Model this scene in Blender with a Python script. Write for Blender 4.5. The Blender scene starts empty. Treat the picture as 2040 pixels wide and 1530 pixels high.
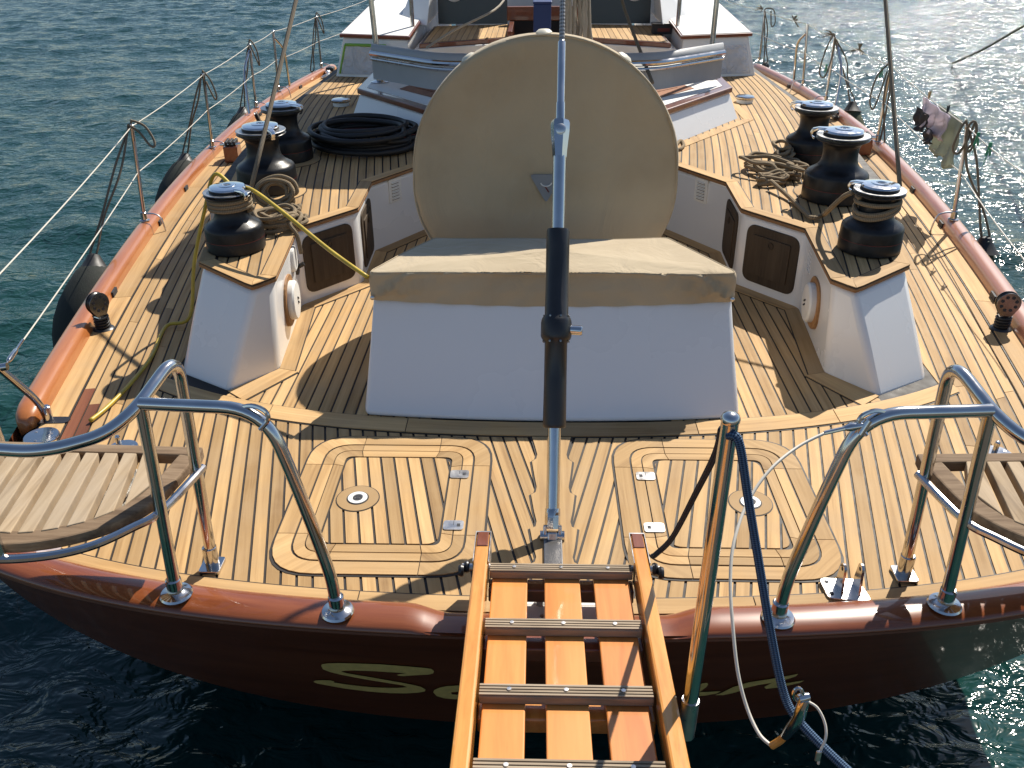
import bpy, math, random
import numpy as np
from mathutils import Vector, Matrix
random.seed(7); rng = np.random.default_rng(11)
R = math.radians
scene = bpy.context.scene
COL = scene.collection

# ------------------------------------------------------------------ camera
# deck level is z = 0, x to starboard, y towards the bow, metres
F, PITCH, YAW, ROLL, CAMX, CAMH = 1750.0, R(28.9), R(1.7), R(0.4), -0.07, 1.95
_fw = Vector((-math.sin(YAW) * math.cos(PITCH), math.cos(YAW) * math.cos(PITCH), -math.sin(PITCH)))
_r0 = Vector((math.cos(YAW), math.sin(YAW), 0)); _u0 = _r0.cross(_fw)
_rt = _r0 * math.cos(ROLL) - _u0 * math.sin(ROLL); _up = _u0 * math.cos(ROLL) + _r0 * math.sin(ROLL)
cam = bpy.data.objects.new('camera', bpy.data.cameras.new('camera'))
COL.objects.link(cam); scene.camera = cam
cam.data.sensor_width = 36; cam.data.lens = F / 2040 * 36
cam.data.clip_start = 0.05; cam.data.clip_end = 5000
m = Matrix((_rt, _up, -_fw)).transposed().to_4x4(); m.translation = (CAMX, 0, CAMH)
cam.matrix_world = m

# ------------------------------------------------------------------ sky, sun, exposure
SUN = Vector((0.52, 0.85, 1.0)).normalized()
world = bpy.data.worlds.new('World'); scene.world = world; world.use_nodes = True
nt = world.node_tree
sky = nt.nodes.new('ShaderNodeTexSky'); sky.sky_type = 'NISHITA'; sky.sun_disc = False
sky.sun_elevation = math.asin(SUN.z); sky.sun_rotation = math.atan2(SUN.x, SUN.y)
sky.altitude = 0; sky.air_density = 1.0; sky.dust_density = 0.5; sky.ozone_density = 1.5
bg = nt.nodes['Background']; bg.inputs[1].default_value = 0.08
nt.links.new(sky.outputs[0], bg.inputs[0])
sl = bpy.data.lights.new('sun', 'SUN'); sl.energy = 5.0; sl.angle = R(0.5); sl.color = (1.0, 0.93, 0.82)
so = bpy.data.objects.new('sun', sl); COL.objects.link(so)
so.location = SUN * 30; so.rotation_euler = (-SUN).to_track_quat('-Z', 'Y').to_euler()
scene.view_settings.view_transform = 'Standard'; scene.view_settings.look = 'None'
scene.view_settings.gamma = 1; scene.view_settings.exposure = 0.54
scene.view_settings.use_curve_mapping = False
scene.cycles.use_denoising = True
scene.cycles.max_bounces = 7; scene.cycles.sample_clamp_indirect = 4

# a sight line of the survey: the point of picture position (x, y) at height z, or at distance Y
def _ray(x, y): return _fw + _rt * ((x - 1020) / F) + _up * ((765 - y) / F)
def at(x, y, z=0.0):
    d = _ray(x, y); t = (z - CAMH) / d.z; return Vector((CAMX, 0, CAMH)) + d * t
def aty(x, y, Y):
    d = _ray(x, y); t = Y / d.y; return Vector((CAMX, 0, CAMH)) + d * t

# ------------------------------------------------------------------ materials
def newmat(name):
    mt = bpy.data.materials.new(name); mt.use_nodes = True
    return mt, mt.node_tree, mt.node_tree.nodes['Principled BSDF']
def N(t, kind, **kw):
    n = t.nodes.new(kind)
    for k, v in kw.items():
        if k.startswith('i_'): n.inputs[int(k[2:])].default_value = v
        else: setattr(n, k, v)
    return n
def ramp(t, fac, stops):
    r = t.nodes.new('ShaderNodeValToRGB'); el = r.color_ramp.elements
    while len(el) < len(stops): el.new(0.5)
    for e, (p, c) in zip(el, stops): e.position = p; e.color = (*c, 1)
    t.links.new(fac, r.inputs[0]); return r
def plain(name, col, rough=0.5, metal=0.0, coat=0.0, noise=0.0, nscale=8.0, bump=0.0, bscale=60.0, spec=0.5):
    mt, t, b = newmat(name)
    b.inputs['Base Color'].default_value = (*col, 1); b.inputs['Roughness'].default_value = rough
    b.inputs['Metallic'].default_value = metal; b.inputs['Coat Weight'].default_value = coat
    b.inputs['Coat Roughness'].default_value = 0.06; b.inputs['Specular IOR Level'].default_value = spec
    tc = N(t, 'ShaderNodeTexCoord')
    if noise:
        n = N(t, 'ShaderNodeTexNoise'); n.inputs['Scale'].default_value = nscale; n.inputs['Detail'].default_value = 5
        t.links.new(tc.outputs['Object'], n.inputs['Vector'])
        lo = tuple(max(0, c * (1 - noise)) for c in col); hi = tuple(min(1, c * (1 + noise)) for c in col)
        r = ramp(t, n.outputs[0], [(0.3, lo), (0.7, hi)])
        t.links.new(r.outputs[0], b.inputs['Base Color'])
        r2 = N(t, 'ShaderNodeMapRange', i_1=0.3, i_2=0.7, i_3=max(0, rough - 0.06), i_4=rough + 0.08)
        t.links.new(n.outputs[0], r2.inputs[0]); t.links.new(r2.outputs[0], b.inputs['Roughness'])
    if bump:
        n2 = N(t, 'ShaderNodeTexNoise'); n2.inputs['Scale'].default_value = bscale; n2.inputs['Detail'].default_value = 3
        t.links.new(tc.outputs['Object'], n2.inputs['Vector'])
        bp = N(t, 'ShaderNodeBump'); bp.inputs['Strength'].default_value = bump; bp.inputs['Distance'].default_value = 0.01
        t.links.new(n2.outputs[0], bp.inputs['Height']); t.links.new(bp.outputs[0], b.inputs['Normal'])
    return mt
def wood(name, dark, mid, light, rough=0.6, coat=0.0, axis='UV', along=1.6, across=42.0, vary=0.25, bump=0.25, blotch=0.0, blotchcol=(0.3, 0.28, 0.25)):
    """grain stretched along the piece; every piece gets its own tone"""
    mt, t, b = newmat(name); L = t.links.new
    tc = N(t, 'ShaderNodeTexCoord'); oi = N(t, 'ShaderNodeObjectInfo')
    mp = N(t, 'ShaderNodeMapping')
    if axis == 'UV': L(tc.outputs['UV'], mp.inputs[0]); mp.inputs['Scale'].default_value = (along, across, 1)
    else:
        L(tc.outputs['Object'], mp.inputs[0])
        s = [across] * 3; s['XYZ'.index(axis)] = along; mp.inputs['Scale'].default_value = s
    w = N(t, 'ShaderNodeMath', operation='MULTIPLY', i_1=97.0); L(oi.outputs['Random'], w.inputs[0])
    n = N(t, 'ShaderNodeTexNoise', noise_dimensions='4D'); n.inputs['Scale'].default_value = 1.0
    n.inputs['Detail'].default_value = 4; n.inputs['Roughness'].default_value = 0.62; n.inputs['Distortion'].default_value = 0.6
    L(mp.outputs[0], n.inputs['Vector']); L(w.outputs[0], n.inputs['W'])
    # broader figure
    mp2 = N(t, 'ShaderNodeMapping'); L((tc.outputs['UV'] if axis == 'UV' else tc.outputs['Object']), mp2.inputs[0])
    mp2.inputs['Scale'].default_value = tuple(v * 0.3 for v in mp.inputs['Scale'].default_value)
    n2 = N(t, 'ShaderNodeTexNoise', noise_dimensions='4D'); n2.inputs['Scale'].default_value = 1.0; n2.inputs['Detail'].default_value = 2
    L(mp2.outputs[0], n2.inputs['Vector']); L(w.outputs[0], n2.inputs['W'])
    ad = N(t, 'ShaderNodeMath', operation='MULTIPLY_ADD', i_1=0.45); L(n2.outputs[0], ad.inputs[0])
    ml = N(t, 'ShaderNodeMath', operation='MULTIPLY', i_1=0.55); L(n.outputs[0], ml.inputs[0]); L(ml.outputs[0], ad.inputs[2])
    rp = ramp(t, ad.outputs[0], [(0.28, dark), (0.47, mid), (0.72, light)])
    val = N(t, 'ShaderNodeMapRange', i_1=0, i_2=1, i_3=1 - vary, i_4=1 + vary * 0.6); L(oi.outputs['Random'], val.inputs[0])
    hs = N(t, 'ShaderNodeHueSaturation'); L(rp.outputs[0], hs.inputs['Color']); L(val.outputs[0], hs.inputs['Value'])
    out = hs.outputs[0]
    if blotch:
        n3 = N(t, 'ShaderNodeTexNoise'); n3.inputs['Scale'].default_value = 5.0; n3.inputs['Detail'].default_value = 4
        L(tc.outputs['Object'], n3.inputs['Vector'])
        mr = N(t, 'ShaderNodeMapRange', i_1=0.42, i_2=0.66, i_3=0, i_4=blotch); L(n3.outputs[0], mr.inputs[0])
        mx = N(t, 'ShaderNodeMix', data_type='RGBA'); L(mr.outputs[0], mx.inputs[0]); L(out, mx.inputs[6]); mx.inputs[7].default_value = (*blotchcol, 1)
        out = mx.outputs[2]
    L(out, b.inputs['Base Color'])
    b.inputs['Roughness'].default_value = rough; b.inputs['Coat Weight'].default_value = coat; b.inputs['Coat Roughness'].default_value = 0.05
    b.inputs['Specular IOR Level'].default_value = 0.35
    bp = N(t, 'ShaderNodeBump'); bp.inputs['Strength'].default_value = bump; bp.inputs['Distance'].default_value = 0.002
    L(n.outputs[0], bp.inputs['Height']); L(bp.outputs[0], b.inputs['Normal'])
    return mt
M = {}
def thin(name, col):
    mt, t, b = newmat(name); b.inputs['Base Color'].default_value = (*col, 1); b.inputs['Roughness'].default_value = 0.9
    tr = N(t, 'ShaderNodeBsdfTranslucent'); tr.inputs[0].default_value = (*col, 1)
    mx = N(t, 'ShaderNodeMixShader'); mx.inputs[0].default_value = 0.5
    t.links.new(b.outputs[0], mx.inputs[1]); t.links.new(tr.outputs[0], mx.inputs[2]); t.links.new(mx.outputs[0], t.nodes['Material Output'].inputs[0])
    return mt
T3 = ((0.23, 0.122, 0.045), (0.435, 0.268, 0.113), (0.63, 0.415, 0.195))
M['teak'] = wood('teak_deck', *T3, rough=0.74, vary=0.30, bump=0.5, blotch=0.4, blotchcol=(0.40, 0.275, 0.15))
M['teak_edge'] = wood('teak_edge', (0.2, 0.095, 0.04), (0.31, 0.16, 0.065), (0.38, 0.21, 0.09), rough=0.6, axis='X', along=3, across=30)
M['teak_old'] = wood('teak_weathered', (0.13, 0.085, 0.048), (0.36, 0.265, 0.165), (0.53, 0.415, 0.28), rough=0.85, vary=0.18, bump=0.8, blotch=0.4, blotchcol=(0.38, 0.32, 0.25))
M['teak_oldX'] = wood('teak_weathered_rim', (0.065, 0.038, 0.022), (0.18, 0.12, 0.072), (0.31, 0.225, 0.145), rough=0.85, axis='X', along=5, across=60, vary=0.1, bump=0.9)
M['locker'] = wood('locker_teak', (0.030, 0.020, 0.012), (0.058, 0.039, 0.023), (0.085, 0.06, 0.037), rough=0.7, axis='Z', along=4, across=70, vary=0.1)
M['mahog'] = wood('varnished_mahogany', (0.10, 0.022, 0.006), (0.20, 0.052, 0.015), (0.30, 0.095, 0.03), rough=0.35, coat=1.0, axis='UV', along=2.2, across=26, vary=0.05, bump=0.05)
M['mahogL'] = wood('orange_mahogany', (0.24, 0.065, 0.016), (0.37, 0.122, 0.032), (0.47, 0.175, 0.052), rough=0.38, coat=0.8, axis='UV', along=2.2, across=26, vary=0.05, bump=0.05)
M['mahogR'] = wood('glare_tinted_mahogany', (0.26, 0.10, 0.06), (0.36, 0.15, 0.09), (0.43, 0.2, 0.13), rough=0.42, coat=0.8, axis='UV', along=2.2, across=26, vary=0.05, bump=0.05)  # starboard rail paler and pinker: sun glare put into the wood colour
M['mahogY'] = wood('mahogany_trim', (0.10, 0.026, 0.012), (0.165, 0.045, 0.019), (0.23, 0.07, 0.03), rough=0.35, coat=0.7, axis='Y', along=3, across=30, vary=0.05, bump=0.05)
M['hullwood'] = wood('hull_mahogany', (0.075, 0.020, 0.008), (0.125, 0.037, 0.015), (0.18, 0.06, 0.025), rough=0.35, coat=0.4, axis='X', along=1.2, across=22, vary=0.0, bump=0.03)
M['plankway'] = wood('varnished_plank', (0.42, 0.125, 0.022), (0.60, 0.225, 0.05), (0.72, 0.33, 0.09), rough=0.42, coat=0.6, axis='UV', along=1.8, across=22, vary=0.16, bump=0.08)
M['railway'] = wood('varnished_rail', (0.36, 0.115, 0.016), (0.54, 0.22, 0.036), (0.68, 0.33, 0.075), rough=0.35, coat=0.9, axis='Y', along=2.2, across=60, vary=0.05, bump=0.05)
M['tread'] = wood('weathered_tread', (0.13, 0.095, 0.06), (0.30, 0.235, 0.165), (0.43, 0.35, 0.26), rough=0.85, axis='X', along=5, across=50, vary=0.1, bump=0.7)
M['oiled'] = wood('oiled_teak', (0.11, 0.032, 0.014), (0.17, 0.055, 0.024), (0.25, 0.095, 0.04), rough=0.6, vary=0.3)
M['jaw'] = plain('grey_jaw', (0.42, 0.42, 0.42), 0.35, metal=0.9, noise=0.1, nscale=30)
M['winchchrome'] = plain('winch_chrome', (0.80, 0.80, 0.80), 0.12, metal=1.0, noise=0.05, nscale=40)
M['cheek'] = plain('grey_cheek_plate', (0.25, 0.24, 0.23), 0.25, metal=1.0)
M['caulk'] = plain('black_caulk', (0.020, 0.015, 0.012), 0.65, noise=0.3, nscale=20)
M['white'] = plain('white_gelcoat', (0.78, 0.78, 0.77), 0.25, noise=0.012, nscale=1.2, coat=0.3)
M['whitematte'] = plain('white_nonskid', (0.76, 0.76, 0.74), 0.65, noise=0.03, nscale=6, spec=0.2)
M['panelwood'] = wood('oiled_panel', (0.13, 0.045, 0.018), (0.22, 0.085, 0.035), (0.3, 0.13, 0.055), rough=0.7, axis='Y', along=4, across=40, vary=0.2)
M['whitetrim'] = plain('white_plastic', (0.72, 0.71, 0.67), 0.45)
M['chrome'] = plain('polished_stainless', (0.58, 0.575, 0.57), 0.13, metal=1.0, noise=0.05, nscale=14)
M['steel'] = plain('brushed_stainless', (0.62, 0.61, 0.6), 0.3, metal=1.0, noise=0.08, nscale=25)
M['blackmetal'] = plain('black_anodised', (0.018, 0.018, 0.02), 0.34, noise=0.2, nscale=9, bump=0.05, bscale=60)
M['winch'] = plain('winch_black', (0.013, 0.013, 0.014), 0.34, noise=0.35, nscale=16, bump=0.05, bscale=120, spec=0.35)
M['rubber'] = plain('black_rubber', (0.014, 0.014, 0.015), 0.55, noise=0.3, nscale=20)
M['fender'] = plain('fender_cover', (0.016, 0.02, 0.016), 0.85, noise=0.4, nscale=30, bump=0.3, bscale=200)
M['fendergreen'] = plain('sunlit_green_fender', (0.05, 0.065, 0.03), 0.85, noise=0.3, nscale=30, bump=0.3, bscale=200)
M['wire'] = plain('white_coated_wire', (0.62, 0.58, 0.5), 0.4)
M['gold'] = plain('gold_leaf_paint', (0.72, 0.56, 0.19), 0.45, noise=0.1, nscale=40)
M['yellow'] = plain('yellow_hose', (0.46, 0.33, 0.035), 0.4, noise=0.2, nscale=12)
M['green'] = plain('green_plastic', (0.02, 0.25, 0.13), 0.4)
M['blue'] = plain('blue_plastic', (0.01, 0.035, 0.16), 0.4)
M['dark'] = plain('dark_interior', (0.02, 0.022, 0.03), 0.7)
M['screen'] = plain('tinted_acrylic', (0.035, 0.036, 0.038), 0.2)
M['vinyl'] = plain('grey_vinyl', (0.34, 0.35, 0.36), 0.5, noise=0.05, bump=0.1)
M['ivory'] = plain('ivory_vinyl', (0.62, 0.58, 0.47), 0.5)
M['tape'] = plain('green_tape', (0.22, 0.45, 0.06), 0.5)
M['redline'] = plain('red_line', (0.14, 0.02, 0.015), 0.5)
M['clothwhite'] = thin('white_cloth', (0.70, 0.64, 0.70))
M['clothblack'] = plain('black_cloth', (0.02, 0.02, 0.026), 0.9, noise=0.2)
M['clothgrey'] = thin('grey_green_cloth', (0.40, 0.43, 0.36))
M['peg'] = plain('wooden_peg', (0.45, 0.28, 0.12), 0.7)
def canvas():
    mt, t, b = newmat('beige_canvas'); L = t.links.new
    tc = N(t, 'ShaderNodeTexCoord')
    n = N(t, 'ShaderNodeTexNoise'); n.inputs['Scale'].default_value = 2.2; n.inputs['Detail'].default_value = 5
    L(tc.outputs['Object'], n.inputs['Vector'])
    r = ramp(t, n.outputs[0], [(0.3, (0.39, 0.31, 0.20)), (0.5, (0.45, 0.365, 0.242)), (0.72, (0.485, 0.40, 0.27))])
    L(r.outputs[0], b.inputs['Base Color']); b.inputs['Roughness'].default_value = 0.9
    b.inputs['Specular IOR Level'].default_value = 0.15; b.inputs['Sheen Weight'].default_value = 0.25
    mp = N(t, 'ShaderNodeMapping'); mp.inputs['Scale'].default_value = (2.5, 2.5, 1.2); L(tc.outputs['Object'], mp.inputs[0])
    n1 = N(t, 'ShaderNodeTexNoise'); n1.inputs['Scale'].default_value = 2.0; n1.inputs['Detail'].default_value = 3; n1.inputs['Distortion'].default_value = 1.5; L(mp.outputs[0], n1.inputs['Vector'])
    b1 = N(t, 'ShaderNodeBump'); b1.inputs['Strength'].default_value = 0.6; b1.inputs['Distance'].default_value = 0.02; L(n1.outputs[0], b1.inputs['Height'])
    w = N(t, 'ShaderNodeTexNoise'); w.inputs['Scale'].default_value = 260; L(tc.outputs['Object'], w.inputs['Vector'])
    b2 = N(t, 'ShaderNodeBump'); b2.inputs['Strength'].default_value = 0.25; b2.inputs['Distance'].default_value = 0.002
    L(w.outputs[0], b2.inputs['Height']); L(b1.outputs[0], b2.inputs['Normal']); L(b2.outputs[0], b.inputs['Normal'])
    return mt
M['canvas'] = canvas()
def rope(name, c1, c2, freq=60.0, amp=0.6):
    """twisted or braided strands, along the tube's u and round its v"""
    mt, t, b = newmat(name); L = t.links.new
    tc = N(t, 'ShaderNodeTexCoord'); sx = N(t, 'ShaderNodeSeparateXYZ'); L(tc.outputs['UV'], sx.inputs[0])
    a = N(t, 'ShaderNodeMath', operation='MULTIPLY', i_1=freq); L(sx.outputs[0], a.inputs[0])
    v = N(t, 'ShaderNodeMath', operation='MULTIPLY', i_1=4.0); L(sx.outputs[1], v.inputs[0])
    def wv(op):
        s = N(t, 'ShaderNodeMath', operation=op); L(a.outputs[0], s.inputs[0]); L(v.outputs[0], s.inputs[1])
        k = N(t, 'ShaderNodeMath', operation='MULTIPLY', i_1=2 * math.pi); L(s.outputs[0], k.inputs[0])
        q = N(t, 'ShaderNodeMath', operation='SINE'); L(k.outputs[0], q.inputs[0]); return q
    p = N(t, 'ShaderNodeMath', operation='MULTIPLY'); L(wv('ADD').outputs[0], p.inputs[0]); L(wv('SUBTRACT').outputs[0], p.inputs[1])
    mr = N(t, 'ShaderNodeMapRange', i_1=-1, i_2=1, i_3=0, i_4=1); L(p.outputs[0], mr.inputs[0])
    r = ramp(t, mr.outputs[0], [(0.25, c1), (0.75, c2)]); L(r.outputs[0], b.inputs['Base Color'])
    b.inputs['Roughness'].default_value = 0.85; b.inputs['Specular IOR Level'].default_value = 0.2
    bp = N(t, 'ShaderNodeBump'); bp.inputs['Strength'].default_value = amp; bp.inputs['Distance'].default_value = 0.003
    L(mr.outputs[0], bp.inputs['Height']); L(bp.outputs[0], b.inputs['Normal'])
    return mt
M['rope'] = rope('beige_rope', (0.17, 0.125, 0.075), (0.30, 0.235, 0.155), 70)
M['ropedark'] = rope('brown_grey_rope', (0.13, 0.105, 0.075), (0.25, 0.205, 0.15), 70)
M['ropeblue'] = rope('blue_braid', (0.015, 0.035, 0.075), (0.10, 0.16, 0.25), 115, 0.9)
M['ropenavy'] = rope('navy_rope', (0.012, 0.014, 0.022), (0.04, 0.045, 0.06), 62)
M['ropewhite'] = rope('bundled_rope', (0.3, 0.27, 0.22), (0.5, 0.46, 0.39), 50)
M['wirerope'] = rope('stainless_wire_rope', (0.16, 0.16, 0.165), (0.5, 0.5, 0.5), 40, 1.0)
def plastic_sheet():
    mt, t, b = newmat('masking_film'); L = t.links.new
    b.inputs['Base Color'].default_value = (0.62, 0.66, 0.74, 1); b.inputs['Roughness'].default_value = 0.18
    b.inputs['Alpha'].default_value = 0.55; b.inputs['Specular IOR Level'].default_value = 0.8
    tc = N(t, 'ShaderNodeTexCoord'); n = N(t, 'ShaderNodeTexNoise'); n.inputs['Scale'].default_value = 9; n.inputs['Detail'].default_value = 4; n.inputs['Distortion'].default_value = 2
    L(tc.outputs['Object'], n.inputs['Vector']); bp = N(t, 'ShaderNodeBump'); bp.inputs['Strength'].default_value = 1; bp.inputs['Distance'].default_value = 0.05
    L(n.outputs[0], bp.inputs['Height']); L(bp.outputs[0], b.inputs['Normal']); return mt
M['film'] = plastic_sheet()

# ------------------------------------------------------------------ mesh helpers
ORI = {}
def V(*a): return Vector(a)
class MB:
    def __init__(s): s.v = []; s.f = []; s.uv = []; s.hasuv = False
    def add(s, vs, fs, uvs=None):
        o = len(s.v); s.v += [tuple(p) for p in vs]
        for k, f in enumerate(fs):
            s.f.append(tuple(i + o for i in f))
            if uvs: s.uv += uvs[k]; s.hasuv = True
            else: s.uv += [(0, 0)] * len(f)
        return s
    def tube(s, path, r, n=8, closed=False, cap=True):
        path = [Vector(p) for p in path]; k = len(path)
        rs = r if isinstance(r, (list, tuple)) else [r] * k
        tans = []
        for i in range(k):
            a = path[(i - 1) % k] if (closed or i > 0) else path[0]
            b = path[(i + 1) % k] if (closed or i < k - 1) else path[-1]
            t = b - a; tans.append(t.normalized() if t.length > 1e-9 else V(0, 0, 1))
        ref = V(0, 0, 1) if abs(tans[0].z) < 0.9 else V(1, 0, 0)
        nx = tans[0].cross(ref).normalized(); vs = []; us = [0]
        for i in range(k):
            if i: us.append(us[-1] + (path[i] - path[i - 1]).length)
            nx = (nx - tans[i] * nx.dot(tans[i])); nx = nx.normalized() if nx.length > 1e-6 else tans[i].orthogonal().normalized()
            ny = tans[i].cross(nx)
            for j in range(n):
                a = 2 * math.pi * j / n; vs.append(path[i] + (nx * math.cos(a) + ny * math.sin(a)) * rs[i])
        fs = []; uv = []
        for i in range(k if closed else k - 1):
            i2 = (i + 1) % k; u2 = us[i2] if i2 else us[-1] + (path[0] - path[-1]).length
            for j in range(n):
                j2 = (j + 1) % n
                fs.append((i * n + j, i * n + j2, i2 * n + j2, i2 * n + j))
                uv.append([(us[i], j / n), (us[i], (j + 1) / n), (u2, (j + 1) / n), (u2, j / n)])
        if cap and not closed:
            fs.append(tuple(range(n - 1, -1, -1))); uv.append([(0, 0)] * n)
            fs.append(tuple((k - 1) * n + j for j in range(n))); uv.append([(0, 0)] * n)
        return s.add(vs, fs, uv)
    def lathe(s, prof, n=32, c=(0, 0, 0), axis=None, cap=True):
        """prof: (radius, height) pairs; axis: direction of height"""
        ax = Vector(axis or (0, 0, 1)).normalized()
        ex = ax.orthogonal().normalized() if axis else V(1, 0, 0); ey = ax.cross(ex)
        c = Vector(c); vs = []; k = len(prof)
        for (r, h) in prof:
            for j in range(n):
                a = 2 * math.pi * j / n; vs.append(c + ax * h + (ex * math.cos(a) + ey * math.sin(a)) * r)
        fs = [(i * n + j, i * n + (j + 1) % n, (i + 1) * n + (j + 1) % n, (i + 1) * n + j) for i in range(k - 1) for j in range(n)]
        if cap: fs.append(tuple(range(n - 1, -1, -1))); fs.append(tuple((k - 1) * n + j for j in range(n)))
        return s.add(vs, fs)
    def box(s, c, d, rot=None):
        c = Vector(c); q = rot or Matrix.Identity(3); h = [x / 2 for x in d]
        vs = [c + q @ V(x * h[0], y * h[1], z * h[2]) for z in (-1, 1) for y in (-1, 1) for x in (-1, 1)]
        L_ = max(range(3), key=lambda i: d[i])
        fs = [(0, 2, 3, 1), (4, 5, 7, 6), (0, 1, 5, 4), (2, 6, 7, 3), (0, 4, 6, 2), (1, 3, 7, 5)]
        ls = [[(x + 1) * h[0], (y + 1) * h[1], (z + 1) * h[2]] for z in (-1, 1) for y in (-1, 1) for x in (-1, 1)]
        uv = []
        for fi, f in enumerate(fs):
            nrm = (2, 2, 1, 1, 0, 0)[fi]; o = [i for i in range(3) if i not in (nrm, L_)]
            if nrm == L_: o2 = [i for i in range(3) if i != L_]; uv.append([(ls[i][o2[0]], ls[i][o2[1]]) for i in f])
            else: uv.append([(ls[i][L_], ls[i][o[0]] + nrm * 0.37) for i in f])
        return s.add(vs, fs, uv)
    def prism(s, poly, z0, z1, uvdir=None):
        """poly: (x, y) outline, counter-clockwise; z may be a number or a list"""
        n = len(poly); area = sum(poly[i][0] * poly[(i + 1) % n][1] - poly[(i + 1) % n][0] * poly[i][1] for i in range(n))
        if area < 0: poly = poly[::-1]
        g = lambda z, i: z[i] if isinstance(z, (list, tuple)) else z
        vs = [(p[0], p[1], g(z0, i)) for i, p in enumerate(poly)] + [(p[0], p[1], g(z1, i)) for i, p in enumerate(poly)]
        fs = [tuple(range(n - 1, -1, -1)), tuple(range(n, 2 * n))] + [(i, (i + 1) % n, n + (i + 1) % n, n + i) for i in range(n)]
        d = Vector(uvdir).normalized() if uvdir else V(0, 1); e = V(-d.y, d.x)
        q = lambda i: (poly[i % n][0] * d.x + poly[i % n][1] * d.y, poly[i % n][0] * e.x + poly[i % n][1] * e.y)
        uv = [[q(i) for i in f] for f in fs]
        return s.add(vs, fs, uv)
    def loft(s, rings, closed=True, capa=True, capb=True):
        n = len(rings[0]); vs = [p for r in rings for p in r]; fs = []; uv = []
        for i in range(len(rings) - 1):
            for j in range(n if closed else n - 1):
                j2 = (j + 1) % n; fs.append((i * n + j, i * n + j2, (i + 1) * n + j2, (i + 1) * n + j))
                a, b_ = Vector(rings[i][j]), Vector(rings[i + 1][j])
                u = i * (a - b_).length; u2 = u + (a - b_).length
                uv.append([(u, j * 0.02), (u, (j + 1) * 0.02), (u2, (j + 1) * 0.02), (u2, j * 0.02)])
        if capa: fs.append(tuple(range(n - 1, -1, -1))); uv.append([(0, 0)] * n)
        if capb: fs.append(tuple((len(rings) - 1) * n + j for j in range(n))); uv.append([(0, 0)] * n)
        return s.add(vs, fs, uv)
    def build(s, name, mat, parent=None, smooth=False, bevel=0, seg=2, sharp=35, fixn=False):
        me = bpy.data.meshes.new(name)
        o0 = ORI.get(parent.name, V(0, 0, 0)) if parent else V(0, 0, 0)
        vs = [(p[0] - o0.x, p[1] - o0.y, p[2] - o0.z) for p in s.v]
        me.from_pydata(vs, [], s.f)
        if s.hasuv:
            ul = me.uv_layers.new(name='UVMap')
            ul.data.foreach_set('uv', [c for p in s.uv for c in p])
        me.materials.append(M[mat] if isinstance(mat, str) else mat)
        me.update()
        if fixn:
            import bmesh
            bm = bmesh.new(); bm.from_mesh(me); bmesh.ops.recalc_face_normals(bm, faces=bm.faces); bm.to_mesh(me); bm.free()
        if smooth:
            me.shade_smooth()
            if sharp: me.set_sharp_from_angle(angle=R(sharp))
        ob = bpy.data.objects.new(name, me); COL.objects.link(ob)
        if parent: ob.parent = parent
        ORI[ob.name] = o0
        if bevel:
            b = ob.modifiers.new('bevel', 'BEVEL'); b.width = bevel; b.segments = seg; b.limit_method = 'ANGLE'; b.angle_limit = R(40)
            b.harden_normals = False
        return ob
def tag(o, label=None, cat=None, group=None, kind=None):
    if label: o['label'] = label
    if cat: o['category'] = cat
    if group: o['group'] = group
    if kind: o['kind'] = kind
    return o
def thing(name, label, cat, loc=(0, 0, 0), group=None):
    o = bpy.data.objects.new(name, None); COL.objects.link(o); o.location = loc; o.empty_display_size = 0.1
    ORI[o.name] = Vector(loc); return tag(o, label, cat, group)
def copy_tree(o, loc=None, rotz=0.0, scale=1.0, parent=None):
    c = o.copy(); COL.objects.link(c); c.parent = parent; ORI[c.name] = Vector(loc) if loc is not None else ORI[o.name]
    if loc is not None: c.location = loc; c.rotation_euler.z = rotz; c.scale = (scale,) * 3
    for ch in list(o.children): copy_tree(ch, parent=c)
    return c
def spline(pts, k=8, closed=False):
    pts = [Vector(p) for p in pts]; n = len(pts); out = []
    for i in range(n if closed else n - 1):
        g = (lambda j: pts[j % n]) if closed else (lambda j: pts[min(max(j, 0), n - 1)])
        p0, p1, p2, p3 = g(i - 1), g(i), g(i + 1), g(i + 2)
        for j in range(k):
            t = j / k
            out.append(0.5 * (2 * p1 + (p2 - p0) * t + (2 * p0 - 5 * p1 + 4 * p2 - p3) * t * t + (3 * p1 - p0 - 3 * p2 + p3) * t ** 3))
    if not closed: out.append(pts[-1])
    return out
def fillet(pts, r, k=8):
    pts = [Vector(p) for p in pts]; out = [pts[0]]
    for i in range(1, len(pts) - 1):
        a, b, c = pts[i - 1], pts[i], pts[i + 1]
        d1, d2 = (a - b), (c - b); q = min(r, d1.length * 0.49, d2.length * 0.49)
        s, e = b + d1.normalized() * q, b + d2.normalized() * q
        for j in range(k + 1):
            t = j / k; out.append(s * (1 - t) ** 2 + b * 2 * t * (1 - t) + e * t * t)
    out.append(pts[-1]); return out
def roundpoly(corners, r, k=6):
    n = len(corners); out = []
    for i in range(n):
        a, b, c = (Vector(corners[(i + j) % n]) for j in (-1, 0, 1))
        d1, d2 = (a - b), (c - b); ang = d1.angle(d2); q = min(r / math.tan(ang / 2), d1.length * 0.48, d2.length * 0.48)
        s, e = b + d1.normalized() * q, b + d2.normalized() * q
        for j in range(k + 1):
            t = j / k; out.append(s * (1 - t) ** 2 + b * 2 * t * (1 - t) + e * t * t)
    return [tuple(p) for p in out]
def mirror(pts): return [Vector((-p[0], *p[1:])) for p in pts]
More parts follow.
